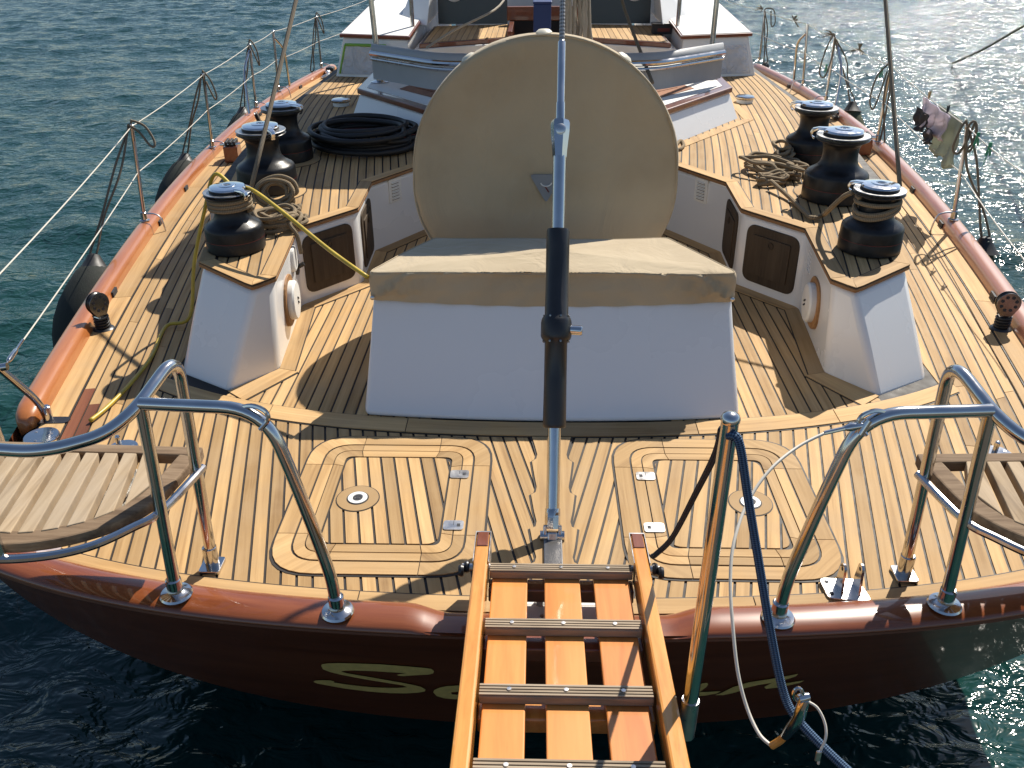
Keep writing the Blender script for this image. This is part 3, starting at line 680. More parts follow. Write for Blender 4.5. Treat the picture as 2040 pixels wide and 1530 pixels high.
def coaming(sx):
    mx = lambda P, z: [(p[0] * sx, p[1], z) for p in P]
    mid = [tuple(Vector(a).lerp(Vector(b), 0.5)) for a, b in zip(base, top)]
    co = MB().loft([mx(base, -0.02), mx(mid, 0.21), mx(top, 0.425)]).build('cockpit_coaming', 'white', yacht, bevel=0.03, seg=4, fixn=True, smooth=True)
    cap = offpoly(top, 0.016)
    cp = roundpoly(cap[:7], 0.05, 5)
    capr = []
    for i, p in enumerate(cap):
        if i in (1, 4): capr += [Vector(cap[i]).lerp(Vector(cap[i - 1]), 0.05 / math.dist(cap[i], cap[i - 1])), Vector(cap[i]) * 0.55 + Vector(cap[i - 1]).lerp(Vector(cap[i + 1]), 0.5) * 0 + (Vector(cap[i]).lerp(Vector(cap[i - 1]), 0.02 / math.dist(cap[i], cap[i - 1])) + Vector(cap[i]).lerp(Vector(cap[i + 1]), 0.02 / math.dist(cap[i], cap[i + 1]))) * 0.225, Vector(cap[i]).lerp(Vector(cap[i + 1]), 0.05 / math.dist(cap[i], cap[i + 1]))]
        else: capr.append(Vector(p))
    capr = [tuple(p) for p in capr]
    c2 = MB().prism([(p[0] * sx, p[1]) for p in capr], 0.4255, ZC - 0.005).build('coaming_cap', 'teak_edge', yacht, bevel=0.006)
    blk = offpoly(capr, -0.006)
    MB().prism([(p[0] * sx, p[1]) for p in blk], ZC - 0.005, ZC - 0.0035).build('caulk_bed', 'caulk', c2)
    ins = offpoly(capr, -0.055)
    def inside(x, y): return inpoly(x, y, ins)
    d = 0.105
    while d < 3.0:
        lay(offs, d, d + PITCHW, inside, 3.5, 9.55, c2, ZC - 0.0035, ZC, sides=(sx,), butt=2.4)
        d += PITCHW
    ii = offpoly(cap, -0.072); ib = offpoly(cap, -0.079); co_ = offpoly(capr, -0.001)
    ends = {}                       # for each corner of the cap: (arriving points, leaving points) of its outline
    j = 0
    for i in range(len(cap)):
        if i in (1, 4): ends[i] = ([co_[j], co_[j + 1]], [co_[j + 1], co_[j + 2]]); j += 3
        else: ends[i] = ([co_[j]], [co_[j]]); j += 1
    for i in range(-1, 8):
        a, b_ = i % len(cap), i + 1
        out = ends[a][1] + ends[b_][0]; dd = (Vector(cap[b_]) - Vector(cap[a])).normalized()
        if i == -1: out = [tuple(Vector(ends[0][0][0]) - dd * .35)] + ends[0][0]; inn = [ii[0], tuple(Vector(ii[0]) - dd * .33)]; inb = [ib[0], tuple(Vector(ib[0]) - dd * .33)]
        else: inn = [ii[b_], ii[a]]; inb = [ib[b_], ib[a]]
        MB().prism([(p[0] * sx, p[1]) for p in out + inb], ZC - .0035, ZC + 0.0012 + i * .00001).build('caulk_bed', 'caulk', c2)
        c_ = sum((Vector(p) for p in out + inn), Vector((0, 0))) / len(out + inn)
        sh = [Vector(p) - dd * (0.002 if (Vector(p) - c_).dot(dd) > 0 else -0.002) for p in out + inn]
        MB().prism([(p.x * sx, p.y) for p in sh], ZC + .0013, ZC + 0.004, uvdir=(dd.x * sx, dd.y)).build('cap_border', 'teak', c2)
    for (wx, wy, wr) in WP:
        MB().lathe([(wr + .006, ZC - .004), (wr + .006, ZC + 0.0018)], 40, (wx * sx, wy, 0)).build('caulk_bed', 'caulk', c2)
        MB().lathe([(wr, ZC + 0.0018), (wr, ZC + 0.0045)], 40, (wx * sx, wy, 0)).build('winch_pad', 'teak', c2)
    # lockers, louvres, compass
    for (p, q, t, wd, zc, ht, nm) in ((D, E_, 0.50, 0.345, 0.222, 0.325, 'locker'), (E_, F_, 0.52, 0.36, 0.215, 0.335, 'narrow locker')):
        fr, c, ex, nr = wallpanel('locker_door', p, q, t, zc, wd, ht, 0.010, 0.06, 'locker', yacht, sx)
        wallpanel('door_panel', p, q, t, zc, wd - .10, ht - .10, 0.006, 0.012, 'locker', fr, sx, out=0.0115, bevel=0.002)
        MB().lathe([(0.019, 0.0), (0.019, 0.006), (0.013, 0.006), (0.011, 0.002)], 20, c + nr * 0.0175 + V(0, 0, ht * 0.24), axis=nr, cap=True).build('latch', 'locker', fr, smooth=True)
    def louvre(p, q, t, zc):
        pl, c, ex, nr = wallpanel('louvre_vent', p, q, t, zc, 0.115, 0.15, 0.005, 0.008, 'whitetrim', yacht, sx, bevel=0.001)
        for k in range(6):
            q_ = Matrix((ex, nr, V(0, 0, 1))).transposed(); MB().box(c + nr * 0.0055 + V(0, 0, 0.044 - k * 0.02), (0.066, 0.002, 0.007), q_).build('slot', 'dark', pl); MB().box(c + nr * 0.009 + V(0, 0, 0.05 - k * 0.02), (0.07, 0.011, 0.006), q_).build('slat', 'whitetrim', pl)
    louvre(F_, G, 0.45, 0.345); louvre(C, D, 0.83, 0.32)
    dial, c, ex, nr = wallpanel('instrument_mount', C, D, 0.50, 0.20, 0.25, 0.25, 0.022, 0.125, 'teak_edge', yacht, sx, bevel=0.004)
    MB().lathe([(0.098, 0.018), (0.098, 0.045), (0.090, 0.054), (0.06, 0.057), (0.0, 0.058)], 36, c, axis=nr).build('instrument_cover', 'whitetrim', dial, smooth=True)
    for dz in (-.018, 0.004):
        MB().tube([c + nr * 0.058 + ex * 0.012 + V(0, 0, dz), c + nr * 0.0595 - ex * 0.012 + V(0, 0, dz + .014)], 0.005, 6).build('marking', 'dark', dial)
    if sx > 0:
        s, c, ex, nr = wallpanel('handle_socket', C, D, 0.80, 0.335, 0.11, 0.13, 0.03, 0.05, 'whitetrim', yacht, sx, bevel=0.01)
        s2, c, ex, nr = wallpanel('engine_switch', C, D, 0.93, 0.25, 0.07, 0.08, 0.02, 0.034, 'blackmetal', yacht, sx, bevel=0.006)
        MB().tube([c + nr * .015, c + nr * .05 + V(0, 0, .02)], 0.012, 8).build('switch_lever', 'blackmetal', s2)
WP = [(-1.64, 5.02, 0.215), (-1.70, 5.75, 0.20)]
for sx in (1, -1): coaming(sx)

# cockpit sole: planks run fore and aft, margin boards round the walls
solepoly = [(-1.83, Yt(1.83) + 0.09), (-1.40, Yt(1.4) + .09), (0, Yt(0) + 0.09), (1.40, Yt(1.4) + .09), (1.83, Yt(1.83) + 0.09)] + [(-p[0], p[1]) for p in (C, D, E_, F_, G)] + [(0.7, 6.2), (-0.7, 6.2)] + [G, F_, E_, D, C]
solepoly = [(-1.5, 3.36), (-1.25, Yt(1.25) + .085), (-.9, Yt(.9) + .085), (0, Yt(0) + .085), (.9, Yt(.9) + .085), (1.25, Yt(1.25) + .085), (1.5, 3.36)] + [(-p[0] - .01, p[1]) for p in (C, D, E_, F_, G)] + [(0.7, 6.2), (-0.7, 6.2)] + [(p[0] + .01, p[1]) for p in (G, F_, E_, D, C)]
x = -1.46
while x < -0.52:
    lay(lambda d, y: (d, y), x, x + 0.056, lambda a, b: inpoly(a, b, solepoly), 3.1, 6.1, deck, 0.0, 0.004, butt=0)
    x += 0.056
wl = [B, C, D, E_, F_, G]
nin = []
for i, p in enumerate(wl):
    ns = []
    for a, b in ((i - 1, i), (i, i + 1)):
        if a >= 0 and b < len(wl):
            t_ = (Vector(wl[b]) - Vector(wl[a])).normalized(); ns.append(Vector((t_.y, -t_.x)))
    k = sum(ns, Vector((0, 0))); nin.append(Vector(p) + (k * (0.075 / (1 + ns[0].dot(ns[-1]))) if len(ns) > 1 else k * 0.075))
for i in range(1, len(wl) - 1):
    e0 = [Vector(wl[i]), Vector(wl[i + 1])]; e1 = [nin[i], nin[i + 1]]; dd = (e0[1] - e0[0]).normalized()
    bd = [(e1[0] - e0[0]).normalized() * .006, (e1[1] - e0[1]).normalized() * .006]
    for sx in (1, -1):
        MB().prism([(p.x * sx, p.y) for p in (e0[0], e0[1], e1[1] + bd[1], e1[0] + bd[0])], 0.0, 0.0055).build('caulk_bed', 'caulk', deck)
        MB().prism([(p.x * sx, p.y) for p in (e0[0] + dd * .002, e0[1] - dd * .002, e1[1] - dd * .002, e1[0] + dd * .002)], 0.0055, 0.0095, uvdir=(dd.x * sx, dd.y)).build('margin_board', 'teak', deck)
e0 = [Vector(B), Vector(C)]; e1 = [Vector((-1.36, Yt(1.36) + .10)), Vector((-1.185, 3.62))]
for sx in (1, -1):
    MB().prism([(p.x * sx, p.y) for p in (e0[0], e0[1], e1[1] + Vector((.006, -.004)), e1[0] + Vector((.006, -.004)))], 0.0, 0.0055).build('caulk_bed', 'caulk', deck)
    MB().prism([(p.x * sx, p.y) for p in (e0[0], e0[1], e1[1], e1[0])], 0.0055, 0.0092, uvdir=(0.6 * sx, 1)).build('margin_board', 'teak', deck)

# ------------------------------------------------------------------ raised deck forward, trunk, forward cockpit
def fwd():
    W_ = lambda P, z: [(p[0], p[1], z) for p in P]
    # bow deck beyond the forward cockpit
    ys = np.linspace(12.9, 17.6, 12)
    bow = [(-w(Y), Y) for Y in ys] + [(w(Y), Y) for Y in ys[::-1]]
    MB().prism(bow, -0.05, 0.012).build('foredeck', 'teak', yacht)
    # trunk with mahogany frame, aft end pointed
    b = [(-1.52, 6.97), (-0.72, 5.95), (0.72, 5.95), (1.49, 7.0), (1.49, 8.2), (-1.52, 8.2)]
    t = [(-1.44, 7.02), (-0.70, 6.09), (0.70, 6.09), (1.41, 7.05), (1.41, 8.2), (-1.44, 8.2)]
    tr = MB().loft([W_(b, ZC - 0.01), W_(t, 0.635)]).build('trunk', 'white', yacht, bevel=0.012, fixn=True)
    o = offpoly(t, 0.02)
    tm = MB().prism(o, 0.636, 0.678).build('trunk_trim', 'mahogY', yacht, bevel=0.008)
    MB().prism(offpoly(t, -0.055), 0.678, 0.682).build('trunk_top', 'whitematte', yacht)
    for sx in (1, -1):
        MB().prism([(p[0] * sx, p[1]) for p in [(-1.12, 6.95), (-0.62, 6.36), (-0.40, 6.36), (-0.40, 7.05), (-1.05, 7.12)]], 0.683, 0.6865).build('recess_frame', 'panelwood', tr)
        for k in range(3):
            x0 = -1.0 + k * 0.2
            MB().prism([(p[0] * sx, p[1]) for p in [(x0, 6.98 - k * .21), (x0 + .19, 6.78 - k * .19), (x0 + .19, 7.04), (x0, 7.07)]], 0.6866, 0.6895).build('panel', 'teak_edge' if k % 2 else 'panelwood', tr)
        # light margin board round the trunk
        e = [(-1.60, 8.2), (-1.60, 6.95), (-0.76, 5.86)]; i = [(-1.525, 8.2), (-1.525, 6.965), (-0.72, 5.95)]
        for k in range(2):
            q = [e[k], e[k + 1], i[k + 1], i[k]]
            MB().prism([(p[0] * sx, p[1]) for p in q], ZC - .004, ZC + 0.004, uvdir=(0, 1)).build('margin_board', 'teak', tr)
    # forward cockpit: wings, walls, seats, companionway
    for sx in (1, -1):
        bs = [(-2.03, 8.89), (-1.26, 8.75), (-1.22, 12.6), (-1.98, 12.6)]; tp = [(-1.93, 8.93), (-1.30, 8.82), (-1.24, 12.6), (-1.85, 12.6)]
        wg = MB().loft([[(p[0] * sx, p[1], ZC - .01) for p in bs], [(p[0] * sx, p[1], z) for p, z in zip(tp, (0.80, 0.79, 1.05, 1.05))]]).build('cockpit_wing', 'white', yacht, bevel=0.01, fixn=True)
        cpz = (0.802, 0.792, 1.052, 1.052); oo = offpoly(tp, 0.03)
        MB().loft([[(p[0] * sx, p[1], z) for p, z in zip(oo, cpz)], [(p[0] * sx, p[1], z + .03) for p, z in zip(oo, cpz)]]).build('wing_trim', 'mahogY', wg, bevel=.006, fixn=True)
        o3 = offpoly(tp, 0.012)
        MB().loft([[(p[0] * sx, p[1], z + .03) for p, z in zip(o3, cpz)], [(p[0] * sx, p[1], z + .036) for p, z in zip(o3, cpz)]]).build('wing_top', 'whitematte', wg, fixn=True)
        # slanting screen base and tinted screen
        sb = [(-1.50, 9.75), (-1.18, 9.45), (-1.18, 12), (-1.50, 12)]; stp = [(-1.36, 10.15), (-1.16, 9.9), (-1.16, 12), (-1.36, 12)]
        MB().loft([[(p[0] * sx, p[1], 0.84) for p in sb], [(p[0] * sx, p[1], 1.22) for p in stp]]).build('screen_base', 'white', wg, bevel=.01, fixn=True)
        # seat
        st = [(-1.17, 8.95), (-0.36, 9.35), (-0.36, 10.35), (-1.17, 10.2)]
        MB().prism([(p[0] * sx, p[1]) for p in [(-1.25, 8.85), (-0.38, 9.25), (-0.38, 10.4), (-1.25, 10.4)]], 0.0, 0.70).build('seat_base', 'white', yacht, bevel=0.01)
        se = MB().prism([(p[0] * sx, p[1]) for p in offpoly(st, 0.03)], 0.7005, 0.742).build('seat_trim', 'mahogY', yacht, bevel=.006)
        MB().prism([(p[0] * sx, p[1]) for p in offpoly(st, 0.012)], 0.742, 0.7435).build('caulk_bed', 'caulk', se)
        for k in range(14):
            x0 = -1.165 + k * 0.0575
            if x0 + .052 > -.36: break
            q = clipconvex([(x0, 8.8), (x0 + .052, 8.8), (x0 + .052, 10.4), (x0, 10.4)], st)
            if q: MB().prism([(p[0] * sx, p[1]) for p in q], 0.7435, 0.747).build('plank', 'teak', se)
        # dark screen behind the seat with round speaker
        sc = MB(); sc.loft([[(x * sx, 10.36, 0.75), (x * sx, 10.40, 0.75), (x * sx, 10.46, 1.25), (x * sx, 10.42, 1.25)] for x in (-1.16, -0.40)]); sco = sc.build('windscreen', 'screen', yacht, fixn=True)
        MB().lathe([(0.10, 0), (0.10, 0.012), (0.085, 0.02), (0.05, 0.014), (0.0, 0.02)], 28, (-0.98 * sx, 10.40, 1.07), axis=(0, -1, 0.1)).build('speaker', 'whitetrim', sco, smooth=True)
        # masked end of the wing: film and tape over the paint
        q = [(-1.97, 8.875, 0.475), (-1.52, 8.79, 0.475), (-1.53, 8.81, 0.735), (-1.905, 8.885, 0.735)]
        wx = []
        nu, nv = 14, 8
        for a in range(nu + 1):
            col = []
            for c in range(nv + 1):
                u, v_ = a / nu, c / nv
                p = V(*q[0]).lerp(V(*q[1]), u).lerp(V(*q[3]).lerp(V(*q[2]), u), v_)
                col.append((p.x * sx, p.y - 0.012 - 0.012 * math.sin(u * 9 + v_ * 5) * math.sin(v_ * 7 + u * 3) - random.uniform(0, .006), p.z))
            wx.append(col)
        MB().loft(wx, closed=False, capa=False, capb=False).build('masking_film', 'film', wg, smooth=True, sharp=0)
        if sx > 0:
            MB().tube([(-1.905, 8.865, 0.742), (-1.5, 8.785, 0.742)], 0.014, 4).build('masking_tape', 'tape', wg)
            MB().tube([(-1.98, 8.86, 0.48), (-1.905, 8.86, 0.742)], 0.010, 4).build('masking_tape', 'tape', wg)
    # companionway
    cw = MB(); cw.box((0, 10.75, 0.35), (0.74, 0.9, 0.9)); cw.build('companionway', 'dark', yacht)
    for x in (-0.345, 0.345): MB().box((x, 9.75, 0.40), (0.05, 0.85, 0.80)).build('door_jamb', 'mahogY', yacht, bevel=0.006)
    MB().box((0, 10.28, 0.865), (0.80, 0.1, 0.14)).build('sliding_hatch', 'mahogY', yacht, bevel=0.008)
    MB().box((0, 8.9, 0.015), (1.3, 2.0, 0.02)).build('cockpit_floor', 'teak', yacht)
    MB().box((0, 13.4, 0.85), (2.3, 2.0, 0.9)).build('deck_house', 'white', yacht, bevel=0.04)
    MB().box((0, 13.4, 1.33), (2.0, 1.8, 0.05)).build('house_top', 'teak', yacht, bevel=0.02)
    # genoa tracks on the side decks
    for sx in (1, -1):
        pts = [offs(0.24, Y) for Y in np.linspace(8.3, 11.9, 10)]
        tk = MB().tube([(p[0] * sx, p[1], 0.018) for p in pts], 0.020, 4).build('sheet_track', 'steel', yacht)
        pts = [offs(0.30, Y) for Y in np.linspace(8.3, 11.9, 10)]
        MB().tube([(p[0] * sx, p[1], 0.012) for p in pts], 0.012, 4).build('track_edge', 'blackmetal', tk)
fwd()

# ------------------------------------------------------------------ bimini on stainless poles (its canopy is out of view, added for the shade it casts)
bi = thing('bimini_awning', 'stainless awning poles with beige canopy over the forward cockpit, the canopy added unseen for its shade', 'awning', (0, 7.2, 0.68))
for sx, (bp_, tp_) in ((1, ((757, 163), (739, 0))), (-1, ((1412, 156), (1428, 0)))):
    p = at(*bp_, 0.685); q = aty(*tp_, p.y + 0.02); dq = (q - p); t_ = (2.0 - p.z) / dq.z
    MB().tube([p, p + dq * t_], 0.021, 12).build('pole', 'chrome', bi, smooth=True)
    MB().lathe([(0.07, 0), (0.072, 0.006), (0.05, 0.012), (0.03, 0.018), (0.028, 0.05), (0.022, 0.05)], 24, p + V(0, 0, -.002)).build('pole_foot', 'chrome', bi, smooth=True)
for x in (-1.30, 1.30): MB().tube([(x, 9.25, 0.80), (x, 9.25, 2.0)], 0.021, 10).build('pole', 'chrome', bi, smooth=True)
cv = []
for a in range(13):
    x = lerp(-1.38, 1.38, a / 12); cv.append([(x, lerp(6.45, 9.3, c / 8), 2.06 - 0.10 * (x / 1.38) ** 2 - 0.03 * math.sin(c / 8 * math.pi * 3) ** 2) for c in range(9)])
co = MB().loft(cv, closed=False, capa=False, capb=False).build('canopy', 'canvas', bi, smooth=True)
sm = co.modifiers.new('solid', 'SOLIDIFY'); sm.thickness = 0.006

bo = thing('shade_boom', 'unseen spar with furled sail in its cover, added to shade the left cockpit seat', 'shade_boom', (0, 8.6, 2.2))  # spar and sail bundle out of view, added to shade the left seat
MB().tube([(0, 8.6, 2.28), (0, 16.5, 2.42)], .11, 16).build('spar', 'whitetrim', bo, smooth=True)
rg = []
for k in range(20):
    yk = lerp(8.7, 16.3, k / 19); hk = .30 + .25 * math.sin(k / 19 * 1.5) + .02 * math.sin(k * 2.1)
    rg.append([(.30 * math.cos(a) * (1 - .35 * max(0, math.sin(a))), yk, 2.32 + .018 * (yk - 8.7) + hk * (.5 + .5 * math.sin(a)) * 1.5) for a in np.linspace(0, 2 * math.pi, 17)[:-1]])
MB().loft(rg).build('sail_cover', 'canvas', bo, smooth=True, fixn=True)

# padded backrest with stainless tube between the poles
for sx, nm in ((1, 'port'), (-1, 'starboard')):
    bk = thing('padded_backrest', ('shaded' if sx > 0 else 'sunlit') + ' grey padded backrest with stainless tube ' + ('left' if sx > 0 else 'right') + ' of the round canvas cover', 'backrest', (-1.0 * sx, 6.8, 0.7), 'padded backrests')
    path = [(-1.34, 7.10), (-0.80, 6.62), (-0.35, 6.55)]
    pth = lambda dy, z: [V(p[0] * sx, p[1] + dy, z) for p in path]
    MB().tube(fillet(pth(-.03, 0.925), 0.12), 0.022, 10).build('rail_tube', 'chrome', bk, smooth=True)
    MB().tube(fillet(pth(-.03, 0.885), 0.12), 0.013, 8).build('lower_tube', 'steel', bk, smooth=True)
    sec = [(-.02, .90), (-.03, .95), (0.0, .985), (.05, .985), (.07, .93), (.05, .90)]
    rings = [[V(p.x, p.y + dy, z) for dy, z in sec] for p in fillet(pth(0, 0), 0.12)]
    MB().loft(rings).build('cushion', 'vinyl', bk, smooth=True, sharp=60, fixn=True)
    sec = [(-.012, .735), (-.012, .875), (.012, .875), (.012, .735)]
    rings = [[V(p.x, p.y + dy, z) for dy, z in sec] for p in fillet(pth(0.0, 0), 0.12)]
    MB().loft(rings).build('board', 'vinyl', bk, fixn=True)

# ------------------------------------------------------------------ helm seat with canvas cover
hs = thing('helm_seat', 'white moulded helm seat box under fitted beige canvas cover', 'seat', (0, 3.6, 0.0))
def seatpoly(fx, fy, bulge, rx, ry, n=18):
    return [(lerp(-fx, fx, k / n), fy - bulge * (1 - (2 * k / n - 1) ** 2)) for k in range(n + 1)] + [(rx, ry), (-rx, ry)]
b0 = seatpoly(0.812, 3.225, 0.045, 0.62, 4.02); b1 = seatpoly(0.785, 3.565, 0.022, 0.54, 3.95)
mids = [tuple(Vector(a).lerp(Vector(c), 0.5)) for a, c in zip(b0, b1)]
MB().loft([[(p[0], p[1], 0.002) for p in b0], [(p[0], p[1], 0.24) for p in mids], [(p[0], p[1], 0.50) for p in b1]]).build('seat_box', 'white', hs, bevel=0.028, seg=4, fixn=True, smooth=True)
def seatcover():
    P = []
    n = 60
    src = seatpoly(0.795, 3.500, 0.022, 0.550, 3.95, 24)
    # resample the outline evenly, corners rounded
    rp = roundpoly(src[:1] + src[4:21:4] + src[24:], 0.03, 4)
    L_ = [0]
    for i in range(len(rp)): L_.append(L_[-1] + math.dist(rp[i], rp[(i + 1) % len(rp)]))
    m_ = 220; pts = []
    for k in range(m_):
        s_ = L_[-1] * k / m_
        for i in range(len(rp)):
            if L_[i] <= s_ <= L_[i + 1]:
                t = (s_ - L_[i]) / max(1e-6, L_[i + 1] - L_[i]); pts.append(Vector(rp[i]).lerp(Vector(rp[(i + 1) % len(rp)]), t)); break
    c = Vector((0, 3.72)); rings = []
    prof = [(1.008, 0.412), (1.010, 0.435), (1.010, 0.462), (1.010, 0.490), (1.012, 0.515), (1.010, 0.535), (1.006, 0.548), (0.996, 0.556), (0.97, 0.559), (0.90, 0.560), (0.75, 0.566), (0.5, 0.572), (0.25, 0.574), (0.02, 0.575)]
    for (s_, z) in prof:
        ring = []
        for k, p in enumerate(pts):
            q = c + (p - c) * s_; zz = z; front = p.y < 3.56
            if front and 0.41 < z < 0.552:
                # drape: tension folds running in from both corners, slack middle
                e = abs(p.x); h_ = (z - 0.412) / 0.14
                rise = min(1.0, max(0.0, (h_ - .12) / .3)); fold = rise * (.012 + .062 * (1 - h_)) * math.exp(-((e - (0.80 - 0.20 * h_)) / 0.020) ** 2) + rise * (.008 + .04 * (1 - h_)) * math.exp(-((e - (0.76 - 0.33 * h_)) / 0.020) ** 2)
                slack = -0.014 * math.sin(math.pi * h_) * (1 - (e / 0.8) ** 2)
                q = q + Vector((0, -fold - slack + 0.003 * math.sin(e * 40 + z * 60)))
                if z < 0.44: zz = z - 0.020 * math.cos(p.x / 0.8 * math.pi / 2) + 0.020
            if z > 0.50 and front:
                bow = (1 - min(1, abs(p.x) / 0.8) ** 2) * s_ ** 3; q = q + Vector((0, 0.030 * bow)); zz += 0.012 * bow
            if z > 0.552: zz = z - 0.010 * (1 - abs(p.x) / 0.8) + 0.003 * math.sin(q.x * 9 + q.y * 7)
            ring.append((q.x, q.y, zz))
        rings.append(ring)
    o = MB().loft(rings, capa=False).build('canvas_cover', 'canvas', hs, smooth=True, sharp=0, fixn=True)
    for x in (-0.775, 0.772):
        MB().lathe([(0.010, 0), (0.010, 0.003), (0.006, 0.006), (0, 0.007)], 14, (x, 3.487, 0.445), axis=(0, -1, .1)).build('snap_button', 'steel', o, smooth=True)
    MB().tube([(r[0], r[1], r[2] + .001) for r in rings[7]], 0.0028, 5, closed=True).build('seam', 'canvas', o)
seatcover()

# ------------------------------------------------------------------ steering wheel under a round canvas cover
whl = thing('steering_wheel', 'big round beige canvas cover over the steering wheel', 'steering wheel', (-0.025, 4.42, 0.0))
def wheelcover():
    cx, cy, cz, r = -0.027, 4.42, 0.733, 0.668; ax = V(0, -1, -0.02).normalized(); ex = V(1, 0, 0); ey = V(0, -0.02, 1).normalized()
    n = 96; prof = [(0.0, 0.030), (0.15, 0.029), (0.35, 0.026), (0.55, 0.024), (0.75, 0.026), (0.88, 0.032), (0.95, 0.038), (0.982, 0.036), (0.997, 0.024), (1.002, 0.0), (0.997, -0.05), (0.98, -0.07), (0.9, -0.074), (0.0, -0.06)]
    rings = []
    for (f, h) in prof:
        ring = []
        for j in range(n):
            a = 2 * math.pi * j / n; wob = 1 + 0.004 * math.sin(3 * a + 1) + 0.003 * math.sin(7 * a)
            hh = h + (0.007 * math.sin(5 * a + 4 * f) + 0.006 * math.sin(2 * a - 3 * f)) * f * (1 if h > 0 else 0) + (0.0035 * math.sin(37 * a + 2 * math.sin(5 * a)) * max(0, f - .8) * 5 if h > 0 else 0)
            ring.append(V(cx, cy, cz) + ex * (math.cos(a) * r * f * wob * (1 + 0.10 * max(0, -math.sin(a)))) + ey * (math.sin(a) * r * f * wob) + ax * hh)
        rings.append(ring)
    o = MB().loft(rings, capa=False, capb=False).build('wheel_cover', 'canvas', whl, smooth=True, sharp=0, fixn=True)
    MB().tube([V(cx, cy, cz) + ex * (math.cos(a) * r * .992 * (1 + 0.10 * max(0, -math.sin(a)))) + ey * (math.sin(a) * r * .992) + ax * 0.031 for a in np.linspace(0, 6.283, 97)[:-1]], 0.005, 6, closed=True).build('piping', 'canvas', o, smooth=True)
    for a in (91, 56, 124):
        p = V(cx, cy, cz) + ex * (math.cos(R(a)) * r * 1.0) + ey * (math.sin(R(a)) * r * 1.0)
        dr = (ex * math.cos(R(a)) + ey * math.sin(R(a)))
        MB().lathe([(0.040, -0.03), (0.038, 0.002), (0.026, 0.012), (0.0, 0.015)], 20, p - ax * 0.015, axis=dr).build('handle_bulge', 'ivory' if a in (91, 56, 124) else 'canvas', o, smooth=True)
    # triangular maker's patch with its arc emblem
    q = [aty(1055, 347, 4.387), aty(1121, 347, 4.387), aty(1088, 404, 4.387)]
    q = [p + ax * 0.006 for p in q]
    tri = roundpoly([(p.x, p.z) for p in q], 0.012, 4)
    pt = MB().loft([[(p[0], 4.387, p[1]) for p in tri], [(p[0], 4.380, p[1]) for p in tri]]).build('patch', 'patch', o, fixn=True)
    c = (q[0] + q[1] + q[2]) / 3
    MB().tube([(c.x + 0.028 * math.cos(a), 4.378, c.z + 0.012 + 0.022 * math.sin(a)) for a in np.linspace(3.4, 6.1, 12)], 0.0035, 5).build('emblem', 'whitetrim', pt)
    MB().tube([(c.x - .004, 4.378, c.z - .012), (c.x + .014, 4.378, c.z - .04)], 0.0035, 5).build('emblem', 'redline', pt)
    MB().lathe([(0.10, 0), (0.085, 0.25), (0.07, 0.5), (0.07, 0.62)], 24, (cx, cy + 0.14, 0.0)).build('pedestal', 'white', whl, smooth=True)
M['patch'] = plain('grey_patch', (0.22, 0.235, 0.25), 0.5)
wheelcover()

# ------------------------------------------------------------------ backstay with hydraulic tensioner
bsd = V(0.012, math.cos(R(61)), math.sin(R(61))).normalized()
bs0 = V(-0.006, 2.405, 0.005)
def bsp(py_):   # distance up the stay of a picture height
    lo, hi = 0.0, 4.0
    for _ in range(40):
        m_ = (lo + hi) / 2; p = bs0 + bsd * m_ - V(CAMX, 0, CAMH); y = 765 - F * p.dot(_up) / p.dot(_fw)
        if y > py_: lo = m_
        else: hi = m_
    return lo
bst = thing('backstay', 'backstay with black tensioner cylinder standing on the aft deck', 'backstay', bs0)
def stay(prof, name, mat, n=24): return MB().lathe([(r, bsp(y)) for r, y in prof], n, bs0, axis=bsd).build(name, mat, bst, smooth=True, sharp=40)
stay([(0.0235, 1015), (0.0235, 845)], 'lower_rod', 'chrome')
cyl = stay([(0.036, 852), (0.0395, 850), (0.0405, 845), (0.0395, 760), (0.0395, 684), (0.049, 676), (0.0525, 672), (0.0525, 640), (0.049, 634), (0.041, 627), (0.0405, 500), (0.0405, 462), (0.038, 457), (0.024, 456)], 'tensioner', 'blackmetal', 32)
stay([(0.0530, 671), (0.0535, 670), (0.0535, 643), (0.0530, 642)], 'collar', 'blackmetal', 32)
for k in range(8):
    a = 2 * math.pi * k / 8 + .3; e1_ = V(1, 0, 0); e2_ = bsd.cross(e1_).normalized()
    for yy, rr in ((680, 0.0465), (630, 0.0455)):
        p = bs0 + bsd * bsp(yy) + (e1_ * math.cos(a) + e2_ * math.sin(a)) * rr
        MB().lathe([(0.0042, 0), (0.0042, 0.002), (0, 0.0025)], 10, p, axis=(p - (bs0 + bsd * bsp(yy)))).build('screw', 'cheek', cyl)
pk = bs0 + bsd * bsp(655)
MB().lathe([(0.017, 0.045), (0.017, 0.088), (0.014, 0.091), (0.0, 0.092)], 20, pk, axis=(1, -0.15, 0)).build('valve_knob', 'chrome', bst, smooth=True)
stay([(0.0235, 457), (0.0235, 312)], 'upper_rod', 'chrome')
stay([(0.0245, 314), (0.026, 300), (0.033, 262), (0.0335, 246), (0.030, 240), (0.016, 237)], 'terminal', 'chrome', 6)
MB().lathe([(0.018, 0.0), (0.018, 0.037), (0.012, 0.040)], 16, bs0 + bsd * bsp(262), axis=-_fw).build('terminal_pin', 'steel', bst, smooth=True)
stay([(0.0165, 242), (0.0155, 205), (0.0135, 203), (0.0135, 84), (0.011, 82)], 'swage', 'chrome')
p0 = bs0 + bsd * bsp(84)
MB().tube([p0, p0 + bsd * 4.0, p0 + bsd * 9.0], 0.0095, 10).build('stay_wire', 'wirerope', bst, smooth=True)
